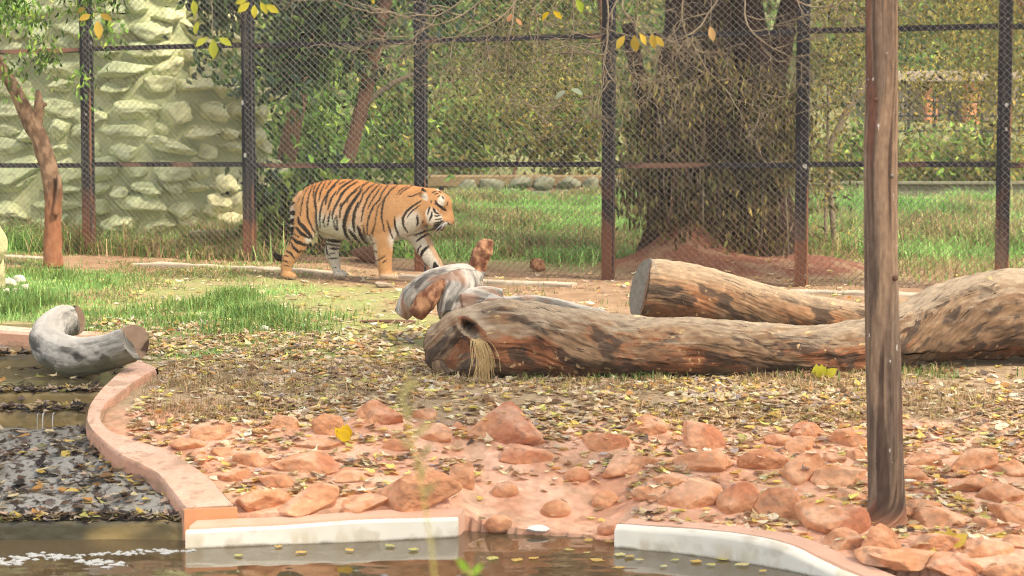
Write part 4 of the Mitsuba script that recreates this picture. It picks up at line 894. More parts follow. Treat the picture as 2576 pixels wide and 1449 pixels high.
STR = {'body': [
 ([(545,212),(505,290),(482,400)],8),([(592,206),(552,320),(532,440),(522,560)],8),([(642,200),(612,330),(600,450),(610,580),(642,665),(682,765)],13),([(682,185),(665,260),(672,355)],10),([(746,172),(700,270),(694,380),(716,500),(710,600),(710,720)],15),([(792,168),(755,300),(745,392)],12),([(872,150),(812,250)],10),([(962,145),(900,230),(850,290),(838,350),(828,430)],18),
 ([(832,320),(795,400),(768,500),(755,620),(750,705)],13),([(1030,165),(970,205)],8),([(1135,150),(1040,210),(980,262),(956,318)],15),([(1180,180),(1090,240),(1020,310),(982,400),(938,480),(914,560),(908,605)],18),([(942,285),(900,360),(868,450),(860,495)],14),([(1215,235),(1140,310),(1080,380),(1030,450),(1010,520),(1004,595)],15),([(1190,285),(1110,350),(1085,420)],8),
 ([(1315,185),(1262,220),(1225,270)],11),([(1240,285),(1190,360),(1140,440),(1100,520),(1072,600),(1050,690),(1062,800),(1125,890)],28),([(886,515),(870,600),(848,685)],13),([(822,555),(800,640),(816,705)],10),([(962,565),(928,640),(942,720),(964,735),(972,640),(962,565)],12),([(1216,425),(1180,530),(1164,640),(1172,765)],22),
 ([(1390,205),(1320,260),(1270,330),(1240,420),(1222,485)],11),([(1440,212),(1380,290),(1320,380),(1280,500),(1258,645)],11),([(1470,240),(1420,330),(1368,415),(1330,500)],9),([(1540,228),(1490,310),(1460,400),(1400,470),(1350,580),(1325,700),(1320,805)],11),([(1655,225),(1570,310),(1520,390),(1500,470),(1495,600),(1510,700),(1522,775)],12),([(1505,395),(1450,480),(1430,580),(1420,680),(1368,795)],7),
 ([(1840,245),(1740,300),(1690,352)],7),([(1770,252),(1690,302),(1660,350)],6),([(1912,340),(1830,380),(1785,372)],8),([(1945,430),(1850,490),(1780,550),(1738,625),(1740,700),(1778,795)],15),([(1935,480),(1830,560),(1788,625)],8),([(1645,605),(1645,700),(1670,790),(1686,865)],13),([(1558,650),(1580,740),(1612,855)],11),
 ([(1108,735),(1150,810),(1200,870),(1216,920)],24),([(1214,705),(1240,800),(1280,890),(1312,925)],28),([(1280,685),(1285,790),(1322,895)],11),([(1410,695),(1378,835)],7),([(1340,800),(1372,880)],8),([(1000,470),(1018,420)],8),([(1900,600),(1905,690),(1890,720)],14),([(2000,560),(1990,640),(1950,700)],9)],
 'legs': [([(490,578),(510,640),(570,700),(622,770),(652,826)],26),([(468,690),(530,760),(622,818)],22),([(438,760),(502,805)],11),([(428,815),(480,860),(592,902)],26),([(404,870),(440,930),(490,976),(532,966)],19),([(338,958),(400,990),(442,1052)],13),([(322,1018),(382,1032)],8),([(298,1078),(372,1092)],8),([(316,1130),(382,1150)],7),([(270,1190),(262,1250)],10),
  ([(1368,920),(1412,900)],9),([(1378,990),(1432,1012)],9),([(1418,1112),(1480,1090),(1532,1058)],7),([(1488,1142),(1542,1110)],7)],
 'fh': [([(755,848),(850,872),(955,885)],22),([(762,905),(830,915),(935,940)],14),([(818,960),(914,972)],15),([(765,925),(778,1020),(822,1052)],10),([(808,1020),(872,1020)],8),([(796,1085),(898,1080)],11),([(860,1195),(890,1190)],6)],
 'ff': [([(1838,842),(1930,812),(1984,778)],10),([(1858,912),(1910,870),(1994,828)],15),([(1868,1052),(1878,1000),(1912,968)],13),([(1908,1092),(1930,1030),(2004,976)],19),([(2075,1185),(2088,1240),(2104,1290)],44)],
 'head': [([(2062,435),(2042,520),(2024,592)],13),([(2112,440),(2128,478),(2172,515),(2205,545)],17),([(2104,478),(2094,540),(2112,575),(2142,592)],14),([(2072,565),(2068,610),(2040,665)],13),([(2100,612),(2130,618),(2160,610)],9),([(2185,392),(2206,420)],9),([(2250,455),(2240,500)],6),([(2068,338),(2112,328)],8),([(2100,360),(2140,352)],7),([(2165,505),(2228,556)],19),([(2196,520),(2212,530)],22),
   ([(2105,660),(2180,650)],6),([(2090,700),(2160,690),(2200,680)],10),([(2090,730),(2165,722)],22),([(2105,768),(2175,762)],26),([(2160,660),(2240,722)],5),([(2150,684),(2226,735)],5),([(2240,690),(2275,735)],10),([(2130,395),(2160,380)],6),([(2140,330),(2170,345)],6)],
 'tail': [([(360,520),(470,535)],34),([(350,618),(450,632)],40),([(350,718),(450,722)],44),([(350,775),(420,770)],20),([(340,850),(430,850)],60),([(360,420),(420,400)],16),([(300,1000),(380,1000)],30),([(120,1000),(228,1056)],80),([(285,1030),(320,1080)],30)]}
def stripe(sets, X_, Y_):
    m = np.zeros(len(X_))
    for pts, w in sets:
        pts = np.array(pts, float); seg = np.linalg.norm(np.diff(pts, axis=0), axis=1); cum = np.concatenate([[0], np.cumsum(seg)]); L = cum[-1]
        bb = (X_ > pts[:, 0].min() - 60) & (X_ < pts[:, 0].max() + 60) & (Y_ > pts[:, 1].min() - 60) & (Y_ < pts[:, 1].max() + 60)
        if not bb.any(): continue
        x, y = X_[bb], Y_[bb]; dm, tm_ = np.full(len(x), 1e9), np.zeros(len(x))
        for k in range(len(seg)):
            d = pts[k + 1] - pts[k]; t = np.clip(((x - pts[k, 0]) * d[0] + (y - pts[k, 1]) * d[1]) / (d @ d), 0, 1)
            dd = np.hypot(x - pts[k, 0] - t * d[0], y - pts[k, 1] - t * d[1]); nb = dd < dm
            dm = np.where(nb, dd, dm); tm_ = np.where(nb, (cum[k] + t * seg[k]) / L, tm_)
        hw = w * 0.84 * (0.45 + 0.55 * np.sin(np.pi * np.clip(tm_, 0.02, 0.98)) ** 0.7) + 1.2
        m[bb] = np.maximum(m[bb], 1 - ss(hw - 3.5, hw + 4.5, dm))
    return m
is_ = lambda *a: np.isin(WHO, a)
fleg = is_('fh') & (py_ > 760) | is_('ff') & (py_ > 770) & (px_ > 1700)
hd = is_('head', 'ear'); tl = is_('tail')
bodym = ~fleg & ~hd & ~tl
mk = np.zeros(len(tv))
def put(sel, name):
    mk[sel] = np.maximum(mk[sel], stripe(STR[name], qx[sel], qy[sel]))
put(bodym, 'body'); put(bodym, 'legs'); put(is_('fh') & fleg, 'fh'); put(is_('ff') & fleg, 'ff'); put(tl, 'tail')
# face stripes are mirrored: the same on both cheeks; the finer ones need the unjittered place
mk[hd] = stripe(STR['head'], (px_ + jit[:, 0] * 0.4)[hd], (py_ + jit[:, 1] * 0.4)[hd])
def blob(cx, cy, rx, ry, soft=0.5):
    q = np.sqrt(((qx - cx) / rx) ** 2 + ((qy - cy) / ry) ** 2); return 1 - ss(1 - soft, 1 + soft, q)
wh = np.zeros(len(tv))
for b in [(830,730,140,110),(960,790,150,110),(1080,840,170,110),(1230,890,160,90),(760,640,60,120),(900,690,100,140),(1010,760,80,140),(1150,800,70,150),(1330,900,60,90),(1840,690,105,150),(1780,790,120,110),(1660,860,90,120),(1700,760,60,140),(640,840,60,60)]:
    wh = np.maximum(wh, blob(*b) * bodym * 0.95)
wh = np.maximum(wh, 0.75 * blob(1395, 1060, 36, 190) * bodym)
wh = np.maximum(wh, 0.55 * ss(300, 600, py_) * np.abs(np.sin(px_ / 70)) * bodym * (px_ > 700) * (px_ < 1350) * 0.6)
for b in [(2178,448,40,70),(2064,640,56,105),(2128,668,62,84),(2235,715,44,26),(1985,395,36,52),(2032,580,36,115),(2132,556,24,30),(2150,300,40,20)]:
    wh = np.maximum(wh, blob(*b, 0.4) * hd * 0.95)
ffw = 1 - ss(0.35, 0.85, ((px_ - np.interp(py_, [770, 900, 1000, 1100, 1200, 1300], [1960, 1990, 2040, 2100, 2160, 2200])) / 90 + 0.9))
wh = np.where(is_('ff') & fleg, np.maximum(ffw, 0.25), wh)
wh = np.where(is_('fh') & fleg, 0.92, wh)
wh = np.where(tl, 0.15 + 0.6 * ss(380, 520, py_), wh)
wh = np.maximum(wh, 0.5 * ss(1255, 1300, py_) * is_('nh', 'nf', 'fh', 'ff'))
nz_ = meshkit.fbm(tv * 60, 3, 3) - 0.5; nl = meshkit.fbm(tv * 7, 3, 4) - 0.5
ora = C(0.47, 0.255, 0.115) * (1 + 0.35 * nl)[:, None]
ora = ora * (1 - ss(420, 170, py_)[:, None]) + C(0.45, 0.20, 0.07) * ss(420, 170, py_)[:, None]
lg_ = ss(600, 1100, py_)[:, None] * (is_('nh', 'nf'))[:, None]; ora = ora * (1 - 0.0 * lg_)
whc = C(0.62, 0.59, 0.51)
col = ora * (1 - wh)[:, None] + whc * wh[:, None]
col = col * (1 - 0.75 * blob(2140, 752, 66, 52, 0.3) * hd)[:, None]
col = col * (1 - 0.55 * (is_('ear') & (tv[:, 1] < 0)) * ss(-0.6, -0.9, 0 * px_))[:, None]
eart = np.where(is_('ear'), np.maximum(ss(300, 285, py_) * (tv[:, 1] < 0) , ss(335, 310, py_) * (tv[:, 1] > 0)), 0)
earb = np.maximum(stripe([([(1930, 275), (1962, 300), (2000, 322)], 16)], px_, py_) * is_('ear') * (tv[:, 1] < 0), eart * (tv[:, 1] > 0))
mk = np.maximum(mk, earb)
col = col * (1 + 0.35 * nz_)[:, None]
col = col * (1 - mk)[:, None] + C(0.022, 0.017, 0.014) * mk[:, None]
col = np.clip(col, 0.005, 0.9)
TIG0 = hit(723, 703)
TSC = 250.0 / ppm(TIG0[1])
YAW = math.radians(-5)
def tplace(v):
    """profile space -> world"""
    o = np.array([345 / TU, -.115, 0.0]); w = (np.asarray(v) - o) * TSC
    w = w @ rotz(YAW).T; gx_ = TIG0 + w
    gx_[..., 2] = gx_[..., 2] + 0.012
    return gx_
tg = thing('tiger', 'large striped orange tiger walking to the right along the fence', 'tiger')
scene[tg] = mikit.ply((tplace(tv), tf), 'mat_fur', smooth=True, color=col)
# short coat: fine hairs lying back along the body, the colour of the skin beneath
fr = np.random.default_rng(5); vn = np.array(trimesh.Trimesh(tv, tf, process=False).vertex_normals)
pick = fr.integers(0, len(tv), 90000)
hp, hn, hc = tv[pick], vn[pick], col[pick]
flow = np.where(is_('nh', 'fh', 'nf', 'ff', 'tail')[pick][:, None] & (py_[pick] > 700)[:, None], C(-0.15, 0, -1), C(-1, 0, -0.35))
flow = flow - hn * (flow * hn).sum(1, keepdims=True); flow = nrm(flow + 0.35 * fr.normal(size=flow.shape))
ln = np.where(is_('head', 'ear')[pick], 0.010, 0.018) * fr.uniform(0.6, 1.3, len(pick)); ln = np.where((py_[pick] > 820) & is_('torso')[pick], ln * 1.6, ln)
sd = nrm(np.cross(flow, hn)) * 0.0016
hb_ = hp - hn * 0.002; tip = hp + flow * ln[:, None] + hn * (ln * 0.32)[:, None]
hv = np.stack([hb_ - sd, hb_ + sd, tip], 1).reshape(-1, 3)
part(tg, 'coat', mikit.ply((tplace(hv), np.arange(len(hv)).reshape(-1, 3)), 'mat_fur', color=np.repeat(hc * fr.uniform(0.8, 1.2, (len(hc), 1)), 3, 0)), kind='stuff')
def tball(c, r, mat, nm, ang=0, sub=2):
    d, f = ico(sub); m = to_m(c[0], c[1]); v = d * [r[0] / TU, r[1], r[2] / TU]
    ca, sa = math.cos(ang), math.sin(ang); v = np.stack([ca * v[:, 0] + sa * v[:, 2], v[:, 1], -sa * v[:, 0] + ca * v[:, 2]], 1)
    return part(tg, nm, mikit.ply((tplace(v + [m[0], c[2], m[1]]), f), mat, smooth=True))
for s in (-1, 1):
    e = tball((2208, 524, s * .066), (17, .012, 14), 'mat_eye', 'eye')
    pu = tball((2212, 525, s * .0745), (6, .005, 7), 'mat_darksteel', 'pupil'); scene[numbered(e + '__pupil')] = scene.pop(pu)
tball((2300, 690, 0), (20, .026, 20), 'mat_nose', 'nose', 0.4)
for s in (-1, 1):
    for k in range(6):
        m0 = to_m(2215 + 8 * k, 690 + 6 * (k % 3)); m1 = to_m(2150 - 16 * k + 60 * (k % 2), 752 + 16 * k)
        a = np.array([m0[0], s * .066, m0[1]]); b = np.array([m1[0], s * (.14 + .01 * k), m1[1]])
        P = smooth_path([a, (a + b) / 2 + [0, s * .012, 0.012], b], 4)
        part(tg, 'whisker', mikit.ply(tplace(tube(P, np.linspace(.0016, .0006, len(P)), 4)[0][0]) if False else (tplace(tube(P, np.linspace(.0016, .0006, len(P)), 4)[0][0]), tube(P, np.linspace(.0016, .0006, len(P)), 4)[0][1]), 'mat_whisker', smooth=True))
# ------------------------------------------------------------------ foliage helpers
vr = np.random.default_rng(21)
PAL = dict(dark=[(0.022, 0.042, 0.03), (0.035, 0.06, 0.04), (0.045, 0.075, 0.06), (0.03, 0.06, 0.022)],
    mid=[(0.055, 0.10, 0.03), (0.08, 0.135, 0.04), (0.10, 0.16, 0.045), (0.045, 0.08, 0.035)],
    bright=[(0.11, 0.20, 0.045), (0.15, 0.25, 0.055), (0.08, 0.15, 0.04), (0.20, 0.27, 0.06)],
    olive=[(0.13, 0.135, 0.045), (0.18, 0.165, 0.055), (0.10, 0.12, 0.04), (0.24, 0.20, 0.07)],
    gold=[(0.34, 0.27, 0.07), (0.26, 0.21, 0.06), (0.17, 0.16, 0.05), (0.42, 0.31, 0.09), (0.12, 0.12, 0.04)],
    dry=[(0.26, 0.20, 0.10), (0.19, 0.15, 0.075), (0.34, 0.26, 0.14), (0.13, 0.12, 0.06)])
for q_, m_ in (('mid', 1.7), ('bright', 1.5), ('olive', 1.5), ('gold', 1.25), ('dark', 1.5)): PAL[q_] = [tuple(m_ * w_ for w_ in c_) for c_ in PAL[q_]]
PAL['vine'] = [(0.15, 0.11, 0.055), (0.10, 0.085, 0.04), (0.21, 0.155, 0.08), (0.07, 0.07, 0.035)]
def leaf_mesh(pos, dirs, L, W, col, fold=0.12, seed=0):
    """folded pointed leaves: 4 vertices and 2 triangles each"""
    n = len(pos); r = np.random.default_rng(seed)
    a = nrm(dirs); b = nrm(np.cross(a, nrm(r.normal(size=(n, 3)) + [0, 0, 0.8]))); c = np.cross(a, b)
    L = np.broadcast_to(L, n)[:, None]; W = np.broadcast_to(W, n)[:, None]
    v = np.stack([pos, pos + a * L * 0.45 + b * W / 2 + c * L * fold, pos + a * L, pos + a * L * 0.45 - b * W / 2 + c * L * fold], 1).reshape(-1, 3)
    k = np.arange(n)[:, None] * 4
    f = np.vstack([k + [0, 1, 2], k + [0, 2, 3]])
    return v, f, np.repeat(col, 4, 0)
def colours(pal, n, r, jit=0.3):
    p = np.concatenate([np.array(PAL[q]) for q in (pal if isinstance(pal, (list, tuple)) else [pal])])
    return np.clip(p[r.integers(0, len(p), n)] * (1 + jit * r.normal(size=(n, 1))).clip(0.4, 1.9), 0.004, 0.9)
def crown(blobs, L, W, pal, clump=0.16, droop=0.4, seed=0, per=22, spread=1.0):
    """blobs: (centre, radii, number of leaves)"""
    r = np.random.default_rng(seed); P, TN = [], []
    for c, rad, n in blobs:
        m = max(1, n // per); u = nrm(r.normal(size=(m, 3))) * (r.random((m, 1)) ** 0.45)
        cc = np.asarray(c) + u * np.asarray(rad)
        w_ = r.integers(0, m, n); P.append(cc[w_] + r.normal(size=(n, 3)) * clump); TN.append((r.uniform(0.3, 1.9, m) * (1 + 0.0 * m))[w_])
    P = np.vstack(P); n = len(P)
    d = r.normal(size=(n, 3)) * spread + [0, 0, -droop * 2]
    # each clump has its own tone
    tone = np.concatenate(TN)
    v, f, c = leaf_mesh(P, d, L * r.uniform(0.6, 1.25, n), W * r.uniform(0.7, 1.2, n), np.clip(colours(pal, n, r) * tone[:, None], 0.004, 0.9), 0.12, seed)
    return mikit.ply((v, f), 'mat_foliage', color=c)
def B(px0, px1, py0, py1, Y0, Y1, n):
    """an ellipsoid that spans the given part of the picture at the given depths"""
    Y = (Y0 + Y1) / 2; a, b = at(px0, py1, Y), at(px1, py0, Y)
    return ((a + b) / 2, [abs(b[0] - a[0]) / 2, (Y1 - Y0) / 2, abs(b[2] - a[2]) / 2], n)
def limb(rows, n=7, rough=0.12, sides=14, seed=1):
    P, R = path_px(rows, n); return weather(torn(P, R, sides, rough, 4, seed), 0.02, 6, seed)
def shrub(name, label, cat, blobs, L, W, pal, group=None, stems=(), bark='mat_brownbark', stem_name='stem', leaf_name='foliage', **kw):
    k = thing(name, label, cat, group)
    for q, rows in enumerate(stems): part(k, stem_name, wply(limb(rows, seed=q + 3), bark))
    part(k, leaf_name, crown(blobs, L, W, pal, **kw), kind='stuff')
    return k
def ground_stem(px, Y, top, r=6):
    b = at(px, 500, Y); g = float(H(b[0], Y)); pyb = HZ + (CAMZ - g) / Y * F
    return [(px - 10, pyb + 10, Y, r), (px, (pyb + top) / 2, Y, r * 0.8), (px + 14, top, Y, r * 0.5)]

# ------------------------------------------------------------------ trees and shrubs behind the fence
Y = 22.0
k = shrub('leaning_tree', 'dark leafy tree with a leaning brown trunk above the tiger', 'tree',
    [B(650, 1010, -260, 110, 21, 23, 3600), B(640, 800, 20, 260, 21, 22.5, 700), B(480, 640, -120, 70, 20.6, 21.6, 700), B(500, 570, 60, 180, 20.8, 21.2, 90), B(1000, 1180, -200, 60, 21.5, 23, 700), B(880, 960, 60, 200, 21.6, 22.2, 200), B(600, 650, 150, 300, 20.9, 21.3, 60), ((-3.6, 20.4, 5.4), (2.0, 1.5, 0.8), 2300), ((-6.2, 20.6, 5.6), (1.6, 1.5, 0.8), 1600)],  # closing blobs sit above the view, added to shade the painted wall
    0.145, 0.072, ['dark', 'dark', 'mid'], stems=[[(842, 640, Y, 20), (856, 520, Y, 19), (872, 420, Y, 18), (905, 290, Y, 18), (938, 150, Y, 18), (965, 20, Y, 18), (990, -140, Y, 17), (1010, -300, Y, 13)]], stem_name='trunk', leaf_name='crown', seed=31, clump=0.14)
part(k, 'branch', wply(limb([(900, 300, Y, 6), (935, 250, Y, 7), (985, 212, Y, 7), (1045, 185, Y, 5)]), 'mat_twig'))
part(k, 'branch', wply(limb([(960, 20, Y, 9), (900, -60, Y, 8), (760, -120, Y, 6), (560, -60, Y, 4), (500, 0, 21, 3)]), 'mat_brownbark'))
shrub('stub_tree', 'short thick leaning trunk among bright leaves left of the dark leaning tree', 'tree', [B(660, 880, 40, 260, 23.6, 25, 1500)], 0.12, 0.06, ['mid', 'bright'],
    stems=[[(700, 520, 24, 24), (722, 390, 24, 24), (738, 310, 24, 22), (756, 225, 24, 20), (770, 120, 24, 17), (800, -40, 24, 14)]], stem_name='trunk', leaf_name='crown', seed=32)
shrub('broad_leaved_shrub', 'dark glossy broad leaved shrub behind the hind legs of the tiger', 'shrub', [B(632, 760, 425, 680, 20.4, 21.3, 800), B(740, 960, 395, 540, 20.6, 21.4, 700), B(760, 1040, 570, 700, 20.2, 20.9, 560)], 0.15, 0.075, ['mid', 'dark', 'bright'],
    stems=[ground_stem(690, 20.8, 450), ground_stem(820, 20.9, 430)], seed=33, droop=0.7)
for q, (lab_, bl_, L_, W_, pal_) in enumerate([
    ('bright green bush between the rusty post and the leaning trunk', [B(630, 900, 190, 470, 25, 27, 3400)], 0.10, 0.05, ['bright', 'mid']),
    ('mixed green bush just right of the leaning trunk', [B(870, 1080, 150, 460, 26.5, 29, 3600)], 0.10, 0.045, ['bright', 'mid', 'olive']),
    ('pale green bush directly above the shoulder of the tiger', [B(1050, 1290, 210, 445, 31.3, 33.5, 4200)], 0.11, 0.05, ['bright', 'olive']),
    ('yellowish green bush above the rubble wall', [B(1260, 1560, 160, 440, 31.6, 34.5, 5200)], 0.11, 0.05, ['olive', 'bright', 'gold']),
    ('tall olive bush behind the bare twigs', [B(1040, 1560, -160, 250, 34, 37, 6500)], 0.13, 0.06, ['olive', 'mid']),
    ('dark bush filling the gap beside the big vine covered tree', [B(1500, 1720, 120, 470, 30.5, 33, 3600)], 0.11, 0.05, ['mid', 'olive']),
    ('low green bush to the right of the vine covered tree', [B(2030, 2300, 330, 470, 31.6, 34, 2800)], 0.11, 0.05, ['bright', 'olive']),
    ('pale green bush below the far sunlit house', [B(2230, 2640, 335, 470, 33, 36, 4200)], 0.12, 0.055, ['bright', 'olive', 'olive'])]):
    bl_ = [(c_, r_, int(n_ * 0.62)) for c_, r_, n_ in bl_]
    shrub('bush', lab_, 'bush', bl_, L_ * 1.45, W_ * 1.5, pal_, stems=[ground_stem((bl_[0][0][0] / bl_[0][0][1]) * F + CX, bl_[0][0][1], 380, 5)], seed=40 + q, clump=0.2)
shrub('olive_tree', 'fine leaved olive green tree hanging over the middle of the fence', 'tree', [B(1090, 1560, 60, 330, 23, 25, 3600), B(1080, 1700, -240, 90, 22.5, 25, 2600)], 0.075, 0.024, ['olive', 'olive', 'dry'],
    stems=[[(1532, 560, 24, 8), (1530, 430, 24, 8), (1526, 300, 24, 8), (1520, 120, 24, 8), (1500, -120, 24, 7)]], bark='mat_brownbark', stem_name='trunk', leaf_name='crown', seed=61, clump=0.22)
shrub('golden_tree', 'golden leaved tree on the right in front of the far house', 'tree', [B(2250, 2700, -200, 175, 24, 27, 5200), B(2470, 2640, 100, 420, 24.5, 26, 1400), B(2250, 2330, 120, 330, 24.5, 25.5, 300), B(2260, 2560, 130, 290, 26, 28, 1300)], 0.085, 0.036, ['gold', 'olive', 'gold'],
    stems=[[(2600, 560, 25.5, 16), (2605, 300, 25.5, 15), (2580, 50, 25.5, 13), (2500, -150, 25.5, 9)]], stem_name='trunk', leaf_name='crown', seed=62, clump=0.2)
shrub('thin_tree', 'thin tree with yellow brown leaves between the big tree and the slim trunk', 'tree', [B(2010, 2190, -160, 330, 20.4, 22.5, 2600), B(2030, 2110, 300, 600, 20.2, 21, 380)], 0.085, 0.03, ['gold', 'dry', 'olive'],
    stems=[[(2100, 620, 21.5, 7), (2085, 400, 21.5, 8), (2120, 300, 21.5, 9), (2170, 220, 21.5, 9), (2230, 120, 21.5, 8)], [(2075, 620, 21.5, 4), (2080, 400, 21.5, 4), (2085, 200, 21.5, 3)]], bark='mat_twig', stem_name='trunk', leaf_name='crown', seed=63)
# far slope: one mass of woods
shp = []
r = np.random.default_rng(70)
for q in range(170):
    x = r.uniform(-19, 23); y = r.uniform(52, 66); z0 = float(base(y)); hgt = r.uniform(2.0, 4.5)
    shp.append(((x, y, z0 + hgt * 0.55), (r.uniform(1.0, 2.0), 1.0, hgt * 0.6), 260))
wd = thing('far_woods', 'dense green woods closing the view far behind the fence', 'woods', kind='stuff')
scene[wd] = crown(shp, 0.30, 0.15, ['mid', 'olive', 'bright'], clump=0.35, seed=71, per=30)

# ------------------------------------------------------------------ big vine-covered tree
fg = thing('vine_covered_tree', 'huge dark tree wrapped in dry vines and hanging roots behind the fence', 'tree')
Yf2 = 20.0
FIGW = 1.22
for q, rows in enumerate([[(1690, 660, Yf2, 76), (1700, 560, Yf2, 58), (1690, 440, Yf2, 52), (1670, 330, Yf2, 40), (1690, 200, Yf2, 36), (1720, 60, Yf2, 40), (1730, -140, Yf2, 38), (1720, -400, Yf2, 30)],
    [(1790, 680, Yf2, 90), (1785, 540, Yf2, 72), (1775, 420, Yf2, 66), (1760, 330, Yf2, 72), (1780, 220, Yf2, 56), (1790, 80, Yf2, 46), (1800, -140, Yf2, 44), (1830, -400, Yf2, 34)],
    [(1900, 690, Yf2, 70), (1890, 560, Yf2, 54), (1885, 420, Yf2, 46), (1900, 280, Yf2, 40), (1890, 120, Yf2, 40), (1870, -40, Yf2, 36), (1890, -300, Yf2, 28)],
    [(1970, 690, Yf2, 34), (1960, 520, Yf2, 26), (1940, 380, Yf2, 24), (1950, 200, Yf2, 22), (1990, 0, Yf2, 20), (2030, -200, Yf2, 16)],
    [(1640, 640, Yf2, 24), (1655, 520, Yf2, 20), (1640, 360, Yf2, 18), (1610, 220, Yf2, 16), (1580, 60, Yf2, 14)]]):
    P, R = path_px(rows, 8); part(fg, 'trunk', wply(weather(torn(P, R * FIGW, 26, 0.22, 3, 80 + q), 0.04, 6, q), 'mat_figbark'))
r = np.random.default_rng(81)
for q in range(46):
    px = r.uniform(1650, 2010); Yr = Yf2 - r.uniform(0.30, 0.52); y0 = r.uniform(250, 560); y1 = y0 + r.uniform(60, 330); y1 = min(y1, 685)
    n_ = 5; rows = [(px + r.normal(0, 9), y0 + (y1 - y0) * t, Yr + 0.06 * r.normal(), r.uniform(1.2, 3.4)) for t in np.linspace(0, 1, n_)]
    P, R = path_px(rows, 5); part(fg, 'hanging_root', mikit.ply(tube(P, R, 6, 0.2, 9, q)[0], 'mat_twig' if q % 3 else 'mat_brownbark', smooth=True))
part(fg, 'vine_leaves', crown([B(1640, 2020, 420, 660, 19.3, 19.75, 1500), B(1580, 1660, 150, 440, 19.2, 20.2, 500), B(1850, 2040, 180, 470, 19.2, 19.9, 3000), B(1660, 1880, 40, 430, 19.1, 19.5, 900), B(1600, 2060, -220, 30, 19.2, 20.8, 1500), B(1560, 1660, 330, 580, 19.4, 20.4, 800)], 0.10, 0.03, ['vine', 'olive', 'vine'], clump=0.10, droop=1.1, seed=82, spread=0.6), kind='stuff')
part(fg, 'crown', crown([((2.2, 20.4, 5.6), (2.8, 1.8, 1.0), 3600), ((4.9, 17.8, 5.7), (2.6, 1.9, 0.8), 4200)], 0.12, 0.06, ['mid', 'dark'], seed=83), kind='stuff')  # unseen crown, its outer blob added to keep the trunk in shade

part(tr, 'crown', crown([((1.8, 8.6, 4.9), (3.2, 2.4, 0.8), 4200)], 0.15, 0.085, ['mid', 'olive'], seed=85, clump=0.3), kind='stuff')  # unseen crown above the view, added to cast shade over the bank
st_ = shrub('added_shade_tree', 'unseen spreading tree added outside the view on the right to shade the bank', 'tree', [((6.3, 6.2, 5.6), (3.6, 3.2, 0.9), 4300)], 0.15, 0.085, ['mid', 'olive'], seed=86, clump=0.3, stem_name='trunk', leaf_name='crown')  # unseen tree, added to block sun and sky from the bank
part(st_, 'trunk', mikit.ply(tube(np.array([(6.9, 6.4, -0.9), (6.8, 6.3, 2.0), (6.5, 6.2, 5.4)]), [0.22, 0.17, 0.1], 14)[0], 'mat_brownbark', smooth=True))
# leafy sprays of the forked tree
part(ft, 'leaf_spray', crown([B(-120, 120, -80, 90, 18.4, 19.4, 700), B(120, 330, -120, 60, 18.4, 19.2, 420), B(60, 150, 80, 190, 18.6, 19.0, 110), B(230, 300, 20, 150, 18.7, 19.0, 60), B(0, 60, 100, 260, 18.6, 19.0, 60), B(185, 240, 130, 270, 18.8, 19.0, 45)], 0.085, 0.03, ['bright', 'mid', 'bright'], clump=0.07, droop=0.8, seed=84, per=9), kind='stuff')

# ------------------------------------------------------------------ bare twigs hanging in front of the fence
r = np.random.default_rng(90)
BT = [('tangled bare branch hanging at the top centre of the fence', (1330, -40), 0.30), ('bare branch sweeping left across the upper rail', (1480, -40), 0.8), ('dense bare twigs in front of the middle fence post', (1560, -40), -0.1),
      ('pale bare branch dropping in front of the dark tree', (1680, -40), -0.25), ('thin bare branch hanging before the vine covered tree', (1800, -40), 0.1), ('long bare vine hanging just left of the right hand post', (2010, -40), 0.05), ('short bare twigs above the right half of the dark tree', (1900, -40), -0.5), ('bare twigs at the top left of the tangle', (1220, -40), 0.5)]
for q, (lb, (px0, py0), bias) in enumerate(BT):
    Yt_ = 17.0 + r.uniform(-0.5, 0.5); main, tw_ = [], []
    def grow(p, ang, ln, rad, lvl):
        rows = [(p[0], p[1], Yt_ + p[2], rad)]; x, y, dz = p; a = ang; n_ = 7; cv = r.normal(0, 0.16)
        for s_ in range(n_):
            a += cv + r.normal(0, 0.22); a = np.clip(a, -1.9, 1.9)
            x += math.sin(a) * ln / n_; y += math.cos(a) * ln / n_; dz += r.normal(0, 0.03)
            rows.append((x, y, Yt_ + dz, rad * (1 - 0.75 * (s_ + 1) / n_) + 0.4))
            if lvl < 3 and s_ > 0 and r.random() < (0.9 if lvl == 0 else 0.6):
                grow((x, y, dz), a + r.choice([-1, 1]) * r.uniform(0.4, 1.1), ln * r.uniform(0.35, 0.65), rad * 0.55, lvl + 1)
        P, R = path_px(rows, 3); (main if lvl == 0 else tw_).append(tube(P, R, 5 if lvl else 7)[0])
    for e in range(1 if px0 > 1640 else 2): grow((px0 + r.normal(0, 40), py0, 0.0), -bias + r.normal(0, 0.3), r.uniform(200, 340), 2.3, 0)
    kk = thing('bare_branch', lb, 'branch'); scene[kk] = mikit.ply(merge(main), 'mat_twig', smooth=True)
    part(kk, 'twigs', mikit.ply(merge(tw_), 'mat_twig', smooth=True), kind='stuff')

